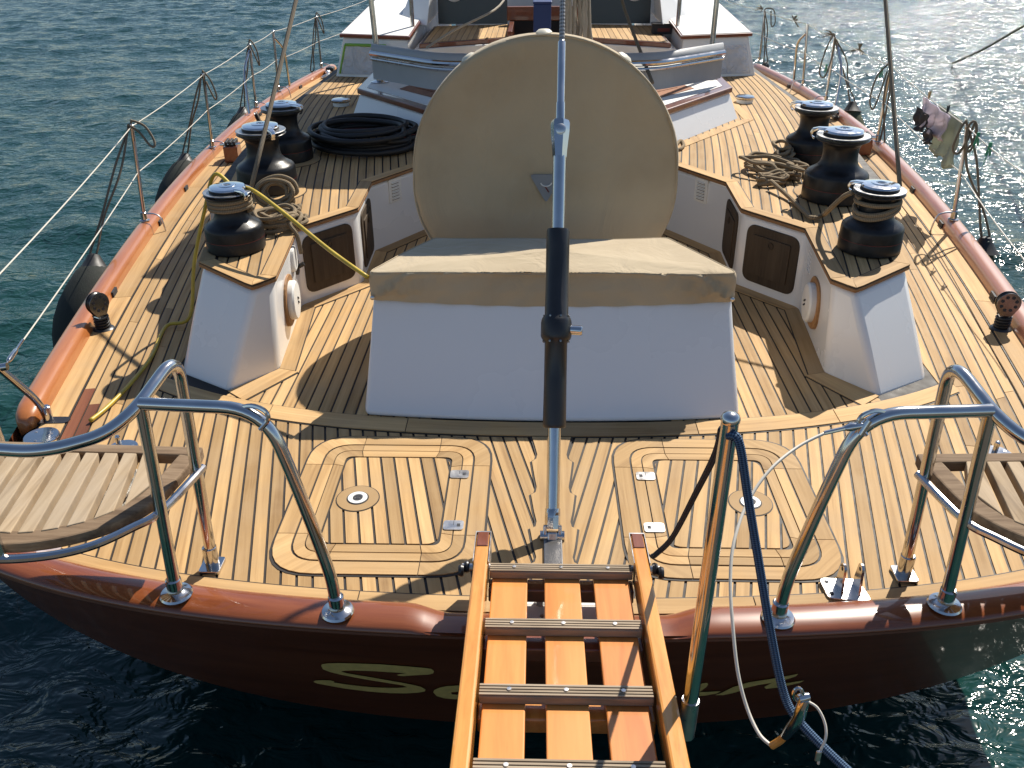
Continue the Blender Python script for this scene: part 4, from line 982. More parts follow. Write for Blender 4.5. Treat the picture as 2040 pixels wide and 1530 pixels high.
# forked lower end, toggle and deck plate
stay([(0.0265, 1052), (0.027, 1030), (0.0255, 1013), (0.022, 1010)], 'fork_socket', 'chrome', 8)
for sx in (-1, 1):
    pp = [bs0 + bsd * bsp(1045) + V(sx * .026, 0, 0), bs0 + bsd * bsp(1088) + V(sx * .026, 0, 0)]
    MB().box((pp[0] + pp[1]) / 2, (0.013, 0.034, (pp[0] - pp[1]).length), Matrix((V(1, 0, 0), V(1, 0, 0).cross(bsd) * -1, bsd)).transposed()).build('fork_arm', 'chrome', bst, bevel=.004)
pc = bs0 + bsd * bsp(1068)
MB().lathe([(0.019, -0.042), (0.019, 0.042)], 16, pc, axis=(1, 0, 0)).build('clevis_pin', 'chrome', bst, smooth=True)
MB().box(bs0 + bsd * bsp(1085) + V(0, 0, -.004), (0.034, 0.05, 0.07), Matrix.Rotation(R(-29), 3, 'X')).build('toggle', 'steel', bst, bevel=.006)
MB().prism(roundpoly([(-0.036, 2.17), (0.028, 2.17), (0.028, 2.42), (-0.036, 2.42)], 0.012), 0.0095, 0.021).build('chain_plate', 'cheek', bst, bevel=.003)
MB().box((-0.004, 2.225, 0.0215), (0.026, 0.03, 0.002)).build('plate_slot', 'dark', bst)

# ------------------------------------------------------------------ winches
def winch():
    t = thing('winch', '', 'winch', (0, 0, 0), 'sheet winches on the coamings')
    k = 0.147
    MB().lathe([(k * .98, 0), (k * 1.0, 0.004), (k * 1.0, 0.058), (k * .995, 0.0605), (k * .995, 0.063), (k * .985, 0.108), (k * .97, 0.118), (k * .93, 0.126), (k * .85, 0.134), (k * .75, 0.142), (k * .66, 0.152), (k * .59, 0.167), (k * .55, 0.186), (k * .54, 0.210), (k * .55, 0.236), (k * .58, 0.252), (k * .64, 0.263), (k * .70, 0.267), (k * .70, 0.272), (k * .4, 0.273)], 48, cap=True).build('drum', 'winch', t, smooth=True, sharp=30)
    MB().lathe([(k * 1.0065, 0.0592), (k * 1.0085, 0.0605), (k * 1.0065, 0.0618)], 48, cap=False).build('base_line', 'redline', t, smooth=True)
    MB().lathe([(k * .40, 0.273), (k * .80, 0.275), (k * .82, 0.2785), (k * .80, 0.281), (k * .60, 0.279)], 40, cap=False).build('lower_jaw', 'blackmetal', t, smooth=True)
    MB().lathe([(k * .45, 0.2835), (k * .62, 0.286), (k * .80, 0.2905), (k * .825, 0.294), (k * .81, 0.2965), (k * .62, 0.296), (k * .40, 0.296)], 40, cap=False).build('upper_jaw', 'jaw', t, smooth=True)
    MB().lathe([(k * .61, 0.296), (k * .61, 0.308), (k * .4, 0.309)], 36, cap=False).build('jaw_hub', 'winch', t, smooth=True)
    cap = MB().lathe([(k * .60, 0.306), (k * .61, 0.312), (k * .58, 0.319), (k * .45, 0.323), (k * .30, 0.324), (k * .29, 0.327), (k * .16, 0.328), (k * .15, 0.324), (k * .10, 0.324), (k * .095, 0.316), (0.0, 0.316)], 36, cap=False).build('chrome_cap', 'winchchrome', t, smooth=True)
    MB().lathe([(k * .085, 0.3165), (k * .085, 0.3185)], 8).build('handle_socket', 'dark', cap)
    # feeder arm: reaches out over the jaws and bends down
    rings = []
    for f, zc, wd, th in ((0.30, 0.316, 0.060, 0.010), (0.55, 0.316, 0.050, 0.012), (0.78, 0.314, 0.034, 0.014), (0.90, 0.306, 0.026, 0.014), (0.95, 0.292, 0.024, 0.013), (0.93, 0.276, 0.022, 0.012), (0.86, 0.268, 0.018, 0.010)):
        x = k * f; up = 1 if f < 0.9 else 0.3
        rings.append([V(x, -wd / 2, zc - th / 2), V(x + (1 - up) * th, -wd / 2 * .8, zc + th / 2), V(x + (1 - up) * th, wd / 2 * .8, zc + th / 2), V(x, wd / 2, zc - th / 2)])
    MB().loft(rings).build('feeder_arm', 'winchchrome', t, bevel=.004, fixn=True)
    return t
W0 = winch()
wl_ = [(-1.545, 4.085, 0.96, R(-35), 'nearest winch on the left coaming, wrapped with beige rope'),
       (-1.655, 5.08, 1.17, R(-50), 'middle winch of three on the left coaming, behind the rope coil'),
       (-1.715, 5.78, 1.12, R(-25), 'farthest winch on the left coaming, beside the black hose coil'),
       (1.545, 4.10, 0.99, R(150), 'nearest winch on the right coaming, wrapped with beige rope'),
       (1.615, 4.93, 1.19, R(155), 'middle winch of three on the right coaming, larger than its neighbours'),
       (1.70, 5.76, 1.12, R(155), 'farthest winch on the right coaming, beside the tangled rope')]
for i, (x, y, s_, rz, lab) in enumerate(wl_):
    if i == 0: W0.location = (x, y, ZC + .0045); W0.rotation_euler.z = rz; W0.scale = (s_,) * 3; o = W0
    else: o = copy_tree(W0, (x, y, ZC + .0045), rz, s_)
    o['label'] = lab

# ------------------------------------------------------------------ rope helper, ropes on deck
def ropeobj(name, path, r, mat, label, cat='rope', n=7, group=None, k=6, parent=None):
    o = MB().tube(spline(path, k), r, n).build(name, mat, parent, smooth=True, sharp=0)
    if not parent: tag(o, label, cat, group)
    return o
def heap(cx, cy, z, rx, ry, turns, lift=0.010, jit=0.35, ang=0.0, seed=1):
    rn = random.Random(seed); pts = []; n = 9
    ox = oy = 0
    for t in range(turns):
        sx_, sy_ = rx * rn.uniform(0.55, 1.0), ry * rn.uniform(0.55, 1.0); ox, oy = rx * jit * rn.uniform(-1, 1), ry * jit * rn.uniform(-1, 1); tilt = rn.uniform(-0.5, 0.5)
        for j in range(n):
            a = 2 * math.pi * j / n; x, y = ox + sx_ * math.cos(a + tilt), oy + sy_ * math.sin(a)
            pts.append((cx + x * math.cos(ang) - y * math.sin(ang), cy + x * math.sin(ang) + y * math.cos(ang), z + 0.012 + lift * t + 0.008 * math.sin(3 * a + t)))
    return pts
RR = 0.0115
# left: wraps on the near winch and the coils beside it
wz = ZC
wx_, wy_ = -1.545, 4.085
wrap = []
for k in range(30):
    a = k / 8 * 2 * math.pi; rr = 0.098 - 0.006 * (k % 8 > 4); wrap.append((wx_ + rr * math.cos(a), wy_ + rr * math.sin(a), wz + 0.198 + 0.0095 * k / 4))
up = aty(590, 0, 5.1); dirn = (up - V(*wrap[-1]))
ropeobj('winch_rope', [(-1.60, 4.21, ZC + .12)] + wrap, RR, 'rope', 'beige rope wrapped round the nearest winch of the left coaming')
a_ = V(-1.455, 4.15, ZC + .27)
ropeobj('running_line', [a_, a_.lerp(up, 0.5), up, up + (up - a_) * 3.0], 0.0115, 'ropedark', 'taut grey rope rising from the left near winch to the top of the picture', k=2)
ropeobj('rope_coil', heap(-1.40, 4.36, ZC + .004, 0.12, 0.10, 7, 0.012, 0.35, 0.6, 3) + [(-1.33, 4.30, ZC + .05), (-1.295, 4.28, ZC + .0), (-1.285, 4.28, ZC - .10)], RR, 'rope', 'loose coil of beige rope lying right of the nearest left winch')
q = []
for k in range(56):     # rope stowed in stacked turns against the second winch
    a = k / 9 * 2 * math.pi; rr = random.Random(k // 9).uniform(.055, .12) + 0.006 * math.sin(k * 1.7); q.append((-1.50 + rr * math.cos(a), 4.70 + rr * 0.35 * math.sin(a) - .010 * (k // 9) + .03, ZC + 0.088 + rr * 0.66 * math.sin(a) + 0.003 * (k // 9)))
ropeobj('rope_coil', q, RR, 'rope', 'upright round coil of rope leaning on the middle left winch')
ropeobj('rope_coil', heap(-1.43, 4.62, ZC + .004, 0.11, 0.07, 4, 0.010, 0.3, 0.2, 9), RR, 'rope', 'flat loops of rope below the upright coil on the left coaming')
# right: tangle, tail to the near winch, wraps
tang = heap(1.385, 5.42, ZC + .004, 0.17, 0.12, 9, 0.009, 0.55, -0.8, 5) + heap(1.36, 5.20, ZC + .006, 0.12, 0.06, 5, 0.010, 0.4, 0.2, 8)
ropeobj('rope_tangle', tang, RR, 'rope', 'tangled heap of beige rope left of the right-hand winches')
ropeobj('rope_coil', heap(1.50, 5.66, ZC + .01, 0.06, 0.13, 6, 0.018, 0.3, -0.3, 12), RR, 'rope', 'bundle of rope loops standing beside the farthest right winch')
ropeobj('rope_tail', [(1.30, 5.10, ZC + .05), at(1575, 395, ZC + .02), at(1600, 420, ZC + .02), at(1618, 434, ZC + .02), at(1640, 428, ZC + .03), (1.40, 4.33, ZC + .12), (1.42, 4.22, ZC + .22), (1.435, 4.14, ZC + .268)], 0.0125, 'rope', 'rope tail hanging in a bight from the tangle to the nearest right winch')
wrap = []
wx_, wy_ = 1.545, 4.10
for k in range(26):
    a = 2.6 + k / 8 * 2 * math.pi; rr = 0.098; zz = 0.196 + 0.010 * k / 4 + (0.03 * math.sin(a + 1.0) if k < 14 else 0); wrap.append((wx_ + rr * math.cos(a), wy_ + rr * math.sin(a), ZC + zz))
ropeobj('winch_rope', wrap, RR, 'rope', 'beige rope crossed round the nearest winch of the right coaming')
a_ = V(1.665, 4.15, ZC + .26); up = aty(1764, 0, 5.0)
ropeobj('running_line', [a_, a_.lerp(up, 0.5), up, up + (up - a_) * 3.0], 0.0105, 'ropedark', 'taut grey rope rising from the right near winch past the stanchion', k=2)
ropeobj('rope_end', [at(1345, 292, ZC + .012), at(1356, 280, ZC + .012), at(1362, 290, ZC + .012), at(1352, 298, ZC + .012), at(1340, 296, ZC + .012)], RR, 'rope', 'short loop of rope showing right of the round canvas cover')
# black hose coil
hp = []
for t in range(11):
    rx, ry = random.uniform(0.255, 0.37), random.uniform(0.22, 0.33); ox, oy = random.uniform(-.035, .035), random.uniform(-.03, .03)
    for j in range(10):
        a = 2 * math.pi * j / 10; hp.append((-1.255 + ox + rx * math.cos(a), 6.10 + oy + ry * math.sin(a), ZC + 0.026 + 0.0125 * t + 0.008 * math.sin(2 * a + t)))
hz = ropeobj('hose_coil', hp, 0.019, 'rubber', 'black hose coiled on the teak deck left of the wheel cover', 'hose', 8)
MB().tube(spline([(p[0], p[1], p[2] + .0185) for p in hp[28:60]], 6), 0.0022, 4).build('red_stripe', 'redline', hz)
# yellow hose
yh = [V(-0.79, 3.50, 0.535), aty(655, 497, 3.68), aty(560, 420, 3.92), aty(500, 377, 4.10), aty(465, 371, 4.17), V(-1.65, 4.235, 0.775), V(-1.73, 4.24, 0.60), V(-1.82, 4.20, 0.33), V(-1.865, 4.12, 0.06), at(331, 650, .02), at(302, 710, .02), at(262, 762, .02), at(215, 810, .02), at(180, 838, .02)]
ropeobj('yellow_hose', yh, 0.0095, 'yellow', 'yellow hose running from the helm seat over the left near winch to the deck', 'hose', 8)

# ------------------------------------------------------------------ pushpits with slatted seats
M['slat'] = M['teak_old']
def pushpit(sx):
    lab = ('left' if sx > 0 else 'right') + ' stainless stern pushpit with ' + ('slatted teak seat' if sx > 0 else 'slatted seat and wire terminal')
    t = thing('pushpit', lab, 'pushpit', (-1.3 * sx, 2.2, 0.0), 'stern pushpits')
    m_ = lambda P: [V(p[0] * sx, p[1], p[2]) for p in P]
    Abase = (-1.178, 2.045, 0.066); J = (-1.150, 2.055, 0.745)
    Bb = (-1.140, 2.248, 0.0095)
    r = 0.0185
    main = [Bb, (-1.118, 2.25, 0.62)] + [tuple(p) for p in fillet([(-1.118, 2.25, 0.62), (-1.112, 2.25, 0.80), (-1.16, 2.04, 0.735), (-1.22, 1.965, 0.70), (-1.36, 1.90, 0.685), (-1.62, 1.93, 0.68), (-1.95, 2.25, 0.68), (-2.06, 2.7, 0.68)], 0.11, 10)][1:]
    MB().tube(m_(main), r, 14).build('top_rail', 'chrome', t, smooth=True, sharp=50)
    MB().tube(m_([(-2.06, 2.69, 0.68), (-2.02, 2.66, 0.0095)]), r, 12).build('post', 'chrome', t, smooth=True, sharp=50)
    MB().tube(m_([Abase, J]), r, 14).build('post', 'chrome', t, smooth=True, sharp=50)
    dg = fillet([J, (-0.80, 2.02, 0.752), (-0.735, 2.0, 0.52), (-0.668, 1.985, 0.20), (-0.662, 1.982, 0.066)], 0.20, 10)
    MB().tube(m_(dg), r, 14).build('stern_tube', 'chrome', t, smooth=True, sharp=50)
    for (c, zt) in ((Abase, .068), ((-0.662, 1.982, .066), .066)):
        MB().lathe([(0.048, 0), (0.050, 0.004), (0.046, 0.010), (0.030, 0.014), (0.0235, 0.018), (0.0235, 0.062), (0.019, 0.066)], 28, (c[0] * sx, c[1], zt - .004)).build('foot', 'chrome', t, smooth=True)
    MB().lathe([(0.0235, 0), (0.0235, 0.07), (0.019, 0.074)], 20, (Bb[0] * sx, Bb[1], .016)).build('socket', 'chrome', t, smooth=True)
    MB().prism([(p[0] * sx, p[1]) for p in roundpoly([(Bb[0] - .035, Bb[1] - .045), (Bb[0] + .035, Bb[1] - .045), (Bb[0] + .035, Bb[1] + .035), (Bb[0] - .035, Bb[1] + .035)], .012)], 0.004, 0.018).build('foot_plate', 'chrome', t, bevel=.002)
    # eye on the stern tube
    e = [aty(470, 815, 2.03), aty(500, 808, 2.02), aty(527, 818, 2.01), aty(534, 836, 2.005), aty(518, 856, 2.0)]
    MB().tube(m_(spline(e, 5)), 0.0065, 8).build('eye', 'chrome', t, smooth=True)
    # seat hoop
    hoop = spline([(-1.108, 2.262, 0.395), (-1.165, 2.06, 0.378), (-1.225, 1.985, 0.372), (-1.32, 1.905, 0.365), (-1.45, 1.865, 0.36), (-1.60, 1.86, 0.36), (-1.78, 1.92, 0.36), (-1.95, 2.1, 0.36)], 6)
    MB().tube(m_(hoop), 0.013, 10).build('seat_hoop', 'chrome', t, smooth=True)
    MB().tube(m_([(-1.545, 1.862, 0.36), (-1.57, 1.90, 0.68)]), 0.015, 10).build('post', 'chrome', t, smooth=True)
    # seat: rim and slats
    z0, z1 = 0.355, 0.393; SK = 0.055
    rim = spline([(-1.155, 2.335), (-1.185, 2.14), (-1.225, 2.045), (-1.30, 1.965), (-1.42, 1.905), (-1.56, 1.885), (-1.72, 1.93), (-1.86, 2.05), (-1.90, 2.20)], 5)
    rim = [Vector((p[0], p[1])) for p in [Vector((*q_, 0)) if len(q_) == 2 else q_ for q_ in rim]]
    innr = []
    for i, p in enumerate(rim):
        a, b = rim[max(0, i - 1)], rim[min(len(rim) - 1, i + 1)]; tt = (b - a).normalized(); innr.append(p + Vector((-(-tt.y), -tt.x)) * -0.058 if False else p + Vector((tt.y, -tt.x)) * -0.058)
    cen = Vector((-1.53, 2.2))
    innr = [p + (q_ - p) if (q_ - cen).length < (p - cen).length else p - (q_ - p) for p, q_ in zip(rim, innr)]
    seat = MB().loft([[(p.x * sx, p.y, z0), (p.x * sx, p.y, z1 - .004), (q_.x * sx, q_.y, z1), (q_.x * sx, q_.y, z0)] for p, q_ in zip(rim, innr)]).build('seat_rim', 'teak_oldX', t, bevel=.006, fixn=True)
    MB().prism([(p[0] * sx, p[1]) for p in [(-1.145, 2.33), (-1.90, 2.36), (-1.905, 2.405), (-1.15, 2.378)]], z0, z1 + .001).build('back_board', 'teak_oldX', t, bevel=.004)
    hull_ = [(p.x, p.y) for p in innr]; poly = hull_ + [(-1.90, 2.36), (-1.15, 2.335)]
    if area2(poly) < 0: poly = poly[::-1]
    for k in range(10):
        xa = -1.225 - k * 0.0625; xb = xa - 0.043
        ys_ = [p[1] for p in hull_ if xb - .03 <= p[0] <= xa + .03]
        def ylow(x_):
            best = 3
            for p, q_ in zip(hull_, hull_[1:]):
                if min(p[0], q_[0]) <= x_ <= max(p[0], q_[0]): best = min(best, lerp(p[1], q_[1], (x_ - p[0]) / (q_[0] - p[0] + 1e-9)))
            return best
        ya, yb = ylow(xa + SK), ylow(xb + SK)
        if ya > 2.5 or yb > 2.5: continue
        q = [(xb + SK, yb - .015), (xa + SK, ya - .015), (xa, 2.336), (xb, 2.338)]
        MB().prism([(p[0] * sx, p[1]) for p in q], z0 + .004, z1 + .0025, uvdir=(0.02, 1)).build('slat', 'slat', t, bevel=.003)
    return t
pps = [pushpit(1), pushpit(-1)]

# small stern posts that end the lifelines
for sx, lab in ((1, 'bent stainless tube ending the lower lifeline at the left rail end'), (-1, 'bent stainless tube ending the lower lifeline beyond the right rail end')):
    t = thing('lifeline_post', lab, 'post', (-2.15 * sx, 3.16, 0), 'lifeline end posts')
    pe = at(0, 735, 0.30); pts = [(-2.150, 3.165, 0.0), (-2.165, 3.155, 0.11), tuple(pe), tuple(pe + (pe - V(-2.165, 3.155, .11)) * .25)]
    MB().tube([V(p[0] * sx, p[1], p[2]) for p in fillet(pts, 0.06)], 0.016, 12).build('tube', 'chrome', t, smooth=True)
    MB().lathe([(0.021, 0), (0.021, 0.07), (0.017, 0.073)], 16, (-2.15 * sx, 3.165, 0.004)).build('socket', 'chrome', t, smooth=True)
    MB().prism([(p[0] * sx, p[1]) for p in roundpoly([(-2.20, 3.13), (-2.06, 3.14), (-2.06, 3.19), (-2.20, 3.19)], .02)], .004, .012).build('foot_plate', 'blackmetal', t)

# ------------------------------------------------------------------ stanchions, lifelines
def stanchion(bpx, tpx, label, sx, second=None, loops=0):
    p = at(*bpx, 0.083); q = aty(*tpx, p.y)
    t = thing('stanchion', label, 'stanchion', p, 'lifeline stanchions')
    MB().tube([p + (q - p) * .02, q], 0.0128, 10).build('tube', 'chrome', t, smooth=True)
    MB().lathe([(0.034, 0), (0.034, .004), (0.021, 0.010), (0.020, 0.055), (0.014, 0.060)], 18, p + V(0, 0, -.004)).build('socket', 'chrome', t, smooth=True)
    MB().lathe([(0.016, -.012), (0.017, 0.0), (0.015, 0.010), (0.006, 0.018), (0.0, 0.019)], 14, q).build('top_cap', 'chrome', t, smooth=True)
    br = [p + V(0, 0, .04), p + V(sx * .06, -.005, .045), p + V(sx * .115, -.01, .02), p + V(sx * .135, -.012, -.078)]
    MB().tube(spline(br, 4), 0.0055, 6).build('brace', 'steel', t, smooth=True)
    if second:
        pts = [at(*second[0], 0.083)]; pts += [aty(*s_, lerp(pts[0].y, p.y, f)) for s_, f in zip(second[1:], (0.4, 1.0))]
        MB().tube(fillet(pts, 0.12), 0.0128, 10).build('side_tube', 'chrome', t, smooth=True)
    return p, q
SL = [((288, 438), (262, 252), 'nearest stanchion on the left rail, with a rope loop over its top', None),
      ((423, 292), (405, 149), 'second stanchion on the left rail, behind the nearest fender', None),
      ((510, 213), (497, 90), 'left gate stanchion with curved side tube and dark rope loops', ((497, 227), (485, 140), (498, 98))),
      ((555, 181), (544, 63), 'left gate stanchion with angled brace and bare top', ((577, 171), (566, 96), (547, 76))),
      ((640, 134), (630, 34), 'farthest left stanchion in view, next to the masked coaming', None)]
SR = [((1899, 436), (1928, 253), 'nearest stanchion on the right rail, beside the drying laundry', None),
      ((1747, 281), (1775, 131), 'second stanchion on the right rail, half hidden by the taut rope', None),
      ((1645, 200), (1664, 76), 'right gate stanchion with curved side tube and hanging rope', ((1664, 214), (1678, 140), (1668, 86))),
      ((1600, 168), (1609, 48), 'right gate stanchion with angled brace and bare top', ((1582, 158), (1588, 84), (1606, 66))),
      ((1513, 121), (1524, 23), 'farthest right stanchion in view, at the rail end', None)]
TL = [stanchion(a, b, c, 1, d_) for a, b, c, d_ in SL]; TR = [stanchion(a, b, c, -1, d_) for a, b, c, d_ in SR]
def line(pts, r=0.0036): return [Vector(p) for p in pts]
def lifeline(path, label, mat='wire', sag=0.012):
    P = []
    for a, b in zip(path, path[1:]):
        for k in range(6): t_ = k / 6; P.append(a.lerp(b, t_) - V(0, 0, sag * 4 * t_ * (1 - t_)))
    P.append(path[-1]); return tag(MB().tube(P, 0.0032, 6).build('lifeline', mat, None, smooth=True), label, 'lifeline', 'lifelines')
midl = lambda T, f=0.52: [p.lerp(q, f) for p, q in T]
eL = at(0, 545, 0.665); e2 = eL + (eL - TL[0][1]) * 0.5
fwdL = TL[-1][1] + (TL[-1][1] - TL[-2][1]) * 1.6; fwdR = TR[-1][1] + (TR[-1][1] - TR[-2][1]) * 1.6
lifeline([e2, eL] + [q for p, q in TL] + [fwdL], 'upper white lifeline wire along the left rail')
endl = at(16, 720, 0.315)
lifeline([endl] + midl(TL) + [fwdL - V(0, 0, .3)], 'lower white lifeline wire along the left rail')
eR = at(2040, 345, 0.665)
lifeline([eR + (eR - TR[0][1]) * .5, eR] + [q for p, q in TR] + [fwdR], 'upper white lifeline wire along the right rail, laundry hangs on it')
eR2 = at(2040, 517, 0.37)
lifeline([eR2 + (eR2 - midl(TR)[0]) * .4, eR2] + midl(TR) + [fwdR - V(0, 0, .3)], 'lower white lifeline wire along the right rail')
tb = thing('turnbuckle', 'steel turnbuckle joining the lower left lifeline to its end post', 'turnbuckle', endl)
dd = (midl(TL)[0] - endl).normalized()
MB().lathe([(0.004, -.06), (0.004, 0), (0.009, 0.005), (0.011, 0.02), (0.011, 0.09), (0.007, 0.10), (0.0055, 0.11), (0.0055, 0.19)], 14, endl, axis=dd).build('barrel', 'chrome', tb, smooth=True)
MB().lathe([(0.016, -.012), (0.016, 0.012)], 14, endl - dd * .045, axis=(1, 0.2, 0.1)).build('jaw', 'chrome', tb, smooth=True)

# ------------------------------------------------------------------ fenders and their lines
def fender(x, y, ztop, sx, label, mat, top, r=0.165, ln=0.62, tilt=0.0):
    t = thing('fender', label, 'fender', (x, y, ztop), 'fenders along the hull')
    ax = V(0.05 * sx, tilt, -1).normalized()
    c0 = V(x, y, ztop)
    MB().lathe([(0.05, 0.05), (r * .42, 0.10), (r * .64, 0.19), (r * .83, 0.29), (r * .96, 0.40), (r * 1.0, 0.50), (r * .97, 0.60), (r * .86, 0.70), (r * .66, 0.77), (r * .38, 0.82), (0, 0.84)], 28, c0, axis=ax, cap=False).build('body', mat, t, smooth=True)
    cone = MB().lathe([(0.012, -0.01), (0.035, 0.0), (0.05, 0.03), (0.075, 0.07), (0.10, 0.10)], 16, c0, axis=ax, cap=False).build('eye_cone', 'rubber', t, smooth=True)
    MB().lathe([(0.012, -.045), (0.012, .045)], 10, c0 + ax * .02, axis=(0, 1, 0)).build('eye', 'steel', cone)
    return c0
def fline(path, label, r=0.0075, mat='ropedark'): return ropeobj('fender_line', path, r, mat, label, 'rope', 6, 'fender lines', 6)
def hang(q, c0, label, knot=0.55, off=0.03, loop=None):
    a = q + V(-.01, -.02, .01); b = c0 + V(0, 0, .01); k = a.lerp(b, knot)
    path = [a, a.lerp(k, .5) + V(off, 0, 0), k + V(.004, 0, 0), b + V(.02, 0, 0), b - V(.025, 0, .01), k - V(.012, 0, 0), a.lerp(k, .4) - V(off * .3, 0.01, 0), a + V(.004, .02, 0)]
    if loop: path += [a + V(*l) for l in loop]
    fline(path, label)
    o = heap(k.x, k.y, k.z - .012, .02, .02, 3, .012, .1, 0, 4)
def railx(Y, sx): return -(w(Y) + 0.115) * sx
f1 = fender(railx(5.15, 1) - .16, 5.12, 0.02, 1, 'nearest dark fender outside the left rail', 'fender', None, 0.25, 0.8, -.55)
f2 = fender(railx(7.6, 1) - .14, 7.55, 0.03, 1, 'large black fender outside the left rail behind the second stanchion', 'fender', None, 0.26, 0.8, -.6)
f3 = fender(railx(9.55, 1) - .14, 9.45, 0.04, 1, 'farthest black fender outside the left rail by the gate', 'fender', None, 0.25, 0.75, -.5)
g1 = fender(railx(5.6, -1) + .12, 5.55, 0.0, -1, 'nearest green fender outside the right rail below the laundry', 'fendergreen', None, 0.15, 0.7, -.2)
g2 = fender(railx(9.45, -1) + .16, 9.45, 0.09, -1, 'green fender outside the right rail by the gate', 'fendergreen', None, 0.20, 0.7, -.35)
g3 = fender(railx(12.2, -1) + .15, 12.2, 0.05, -1, 'farthest green fender near the right rail end', 'fendergreen', None, 0.14, 0.6)
LP = [(.03, .0, .03), (.09, .03, -.01), (.135, .02, -.09), (.14, 0, -.13), (.11, 0, -.12), (.06, .0, -.04), (0, -.01, .01)]
hang(TL[0][1], f1, 'brown rope from the nearest left stanchion top down to its fender', .72, .03, LP)
hang(TL[1][1], f2, 'brown rope from the second left stanchion top down to the large fender', .62, .02, [(.02, 0, .02), (.07, 0, -.05), (.10, 0, -.17), (.08, 0, -.2), (.03, 0, -.06)])
hang(TL[2][1], f3, 'dark rope looped on the left gate stanchion down to the far fender', .7, .02, [(.03, 0, .04), (.08, 0, -.05), (.09, 0, -.2), (.06, 0, -.12), (.02, 0, 0)])
hang(TL[4][1], V(TL[4][1].x - .12, TL[4][1].y, .05), 'dark rope hanging from the farthest left stanchion', .7, .02, [(.03, 0, .04), (.08, 0, -.05), (.09, 0, -.2), (.03, 0, -.02)])
hang(TR[0][1], g1, 'thick brown rope coiled on the nearest right stanchion top', .72, -.05, [(-.02, 0, .03), (-.05, -.01, -.03), (-.06, 0, -.14), (-.02, 0, -.17), (.02, 0, -.08), (.04, 0, .02), (.06, 0, -.06), (.03, 0, -.14), (0, 0, -.03), (.01, -.02, .03), (.05, 0, .01), (.07, 0, -.09), (.04, 0, -.16), (.0, 0, -.06)])
hang(TR[1][1], V(TR[1][1].x + .06, TR[1][1].y, .0), 'rope with long loop on the second right stanchion', .75, -.03, [(-.03, 0, .0), (-.10, 0, -.1), (-.12, 0, -.28), (-.08, 0, -.36), (-.05, 0, -.25), (-.02, 0, -.05)])
hang(TR[2][1], g2, 'rope looped on the right gate stanchion above the green fender', .72, .05, [(-.02, 0, .02), (-.08, 0, -.15), (-.1, 0, -.34), (-.04, 0, -.38), (0, 0, -.2), (0, 0, 0)])
hang(TR[4][1], g3, 'rope hanging from the farthest right stanchion to its fender', .7, .03, [(.05, 0, .03), (.12, 0, .0), (.15, 0, -.14), (.11, 0, -.18), (.08, 0, 0)])
for T, lab in ((TR[2], 'gate'), (TR[4], 'farthest')):
    o = MB(); c = T[1] + V(-.03, 0, .03); rn = random.Random(3)
    for k in range(9):
        dv = V(rn.uniform(-.09, .02), rn.uniform(-.03, .03), rn.uniform(-.05, .06)); o.tube([c, c + dv * .6 + V(0, 0, .01), c + dv], 0.004, 5)
    tag(o.build('frayed_rope', 'rope', None, smooth=True), 'frayed rope end sticking up on the ' + lab + ' right stanchion', 'rope', 'frayed rope ends')

# ------------------------------------------------------------------ laundry and pegs on the right upper lifeline
pA, pB = TR[1][1], TR[0][1]
def onl(t_): return pA.lerp(pB, t_) - V(0, 0, .012 * 4 * t_ * (1 - t_))
ld = (pB - pA).normalized()
def cloth(name, t0, t1, drop, mat, label, amp=.02, fr=20, back=0.0, taper=0.0, seed=1, low=0.0):
    rn = random.Random(seed); cols = []; nu, nv = 16, 12
    ph = rn.uniform(0, 6)
    for a in range(nu + 1):
        u = a / nu; col = []
        dr = drop * (1 - 0.25 * abs(math.sin(u * 5 + ph)) * .6)
        for c in range(nv + 1):
            v_ = c / nv; uu = lerp(u, 0.5, taper * v_); p = onl(lerp(t0, t1, uu))
            nrm = V(-ld.y, ld.x, 0)
            col.append(p + V(0, 0, .004 - low - dr * v_) + nrm * (back + amp * (0.3 + v_) * math.sin(u * fr + ph + v_ * 2) + .015 * v_ * math.sin(v_ * 9 + u * 4)))
        cols.append(col)
    o = MB().loft(cols, closed=False, capa=False, capb=False).build(name, mat, None, smooth=True, sharp=0)
    s_ = o.modifiers.new('solid', 'SOLIDIFY'); s_.thickness = .004
    return tag(o, label, 'laundry', 'laundry on the lifeline')
cloth('shirt', 0.56, 0.88, 0.19, 'clothwhite', 'white shirt hung over the right upper lifeline', .022, 17, -.030, .1, 2)
cloth('garment', 0.545, 0.70, 0.14, 'clothblack', 'black garment hanging at the left end of the white shirt', .02, 13, -.050, .25, 5, .075)
cloth('cloth', 0.66, 0.93, 0.34, 'clothgrey', 'grey green cloth hanging lowest on the right lifeline', .02, 16, .015, .15, 7)
cloth('sock', 0.70, 0.79, 0.10, 'clothblack', 'small dark sock pinned in the middle of the laundry', .012, 9, -.062, .2, 9, .14)
for t_, mt_, lab in ((0.57, 'peg', 'wooden clothes peg clipped at the left end of the white shirt'), (0.79, 'clothblack', 'black clothes peg clipped on the laundry, right of the wooden peg')):
    p = onl(t_); o = MB()
    for s_ in (-1, 1): o.tube([p + V(s_ * .003, s_ * .004, -.035), p + V(s_ * .004, s_ * .004, .0), p + V(s_ * .012, s_ * .012, .045)], .0055, 4)
    tag(o.build('clothes_peg', mt_), lab, 'clothes peg', 'clothes pegs')
def gpeg(p, lab):
    o = MB()
    for s_ in (-1, 1): o.tube([p + V(s_ * .004, 0, .018), p + V(s_ * .006, 0, -.02), p + V(s_ * .012, 0, -.06)], .006, 5)
    o.tube([p + V(0, 0, -.03), p + V(-.012, 0, -.12)], .0025, 4)
    tag(o.build('clothes_peg', 'green'), lab, 'clothes peg', 'green clothes pegs')
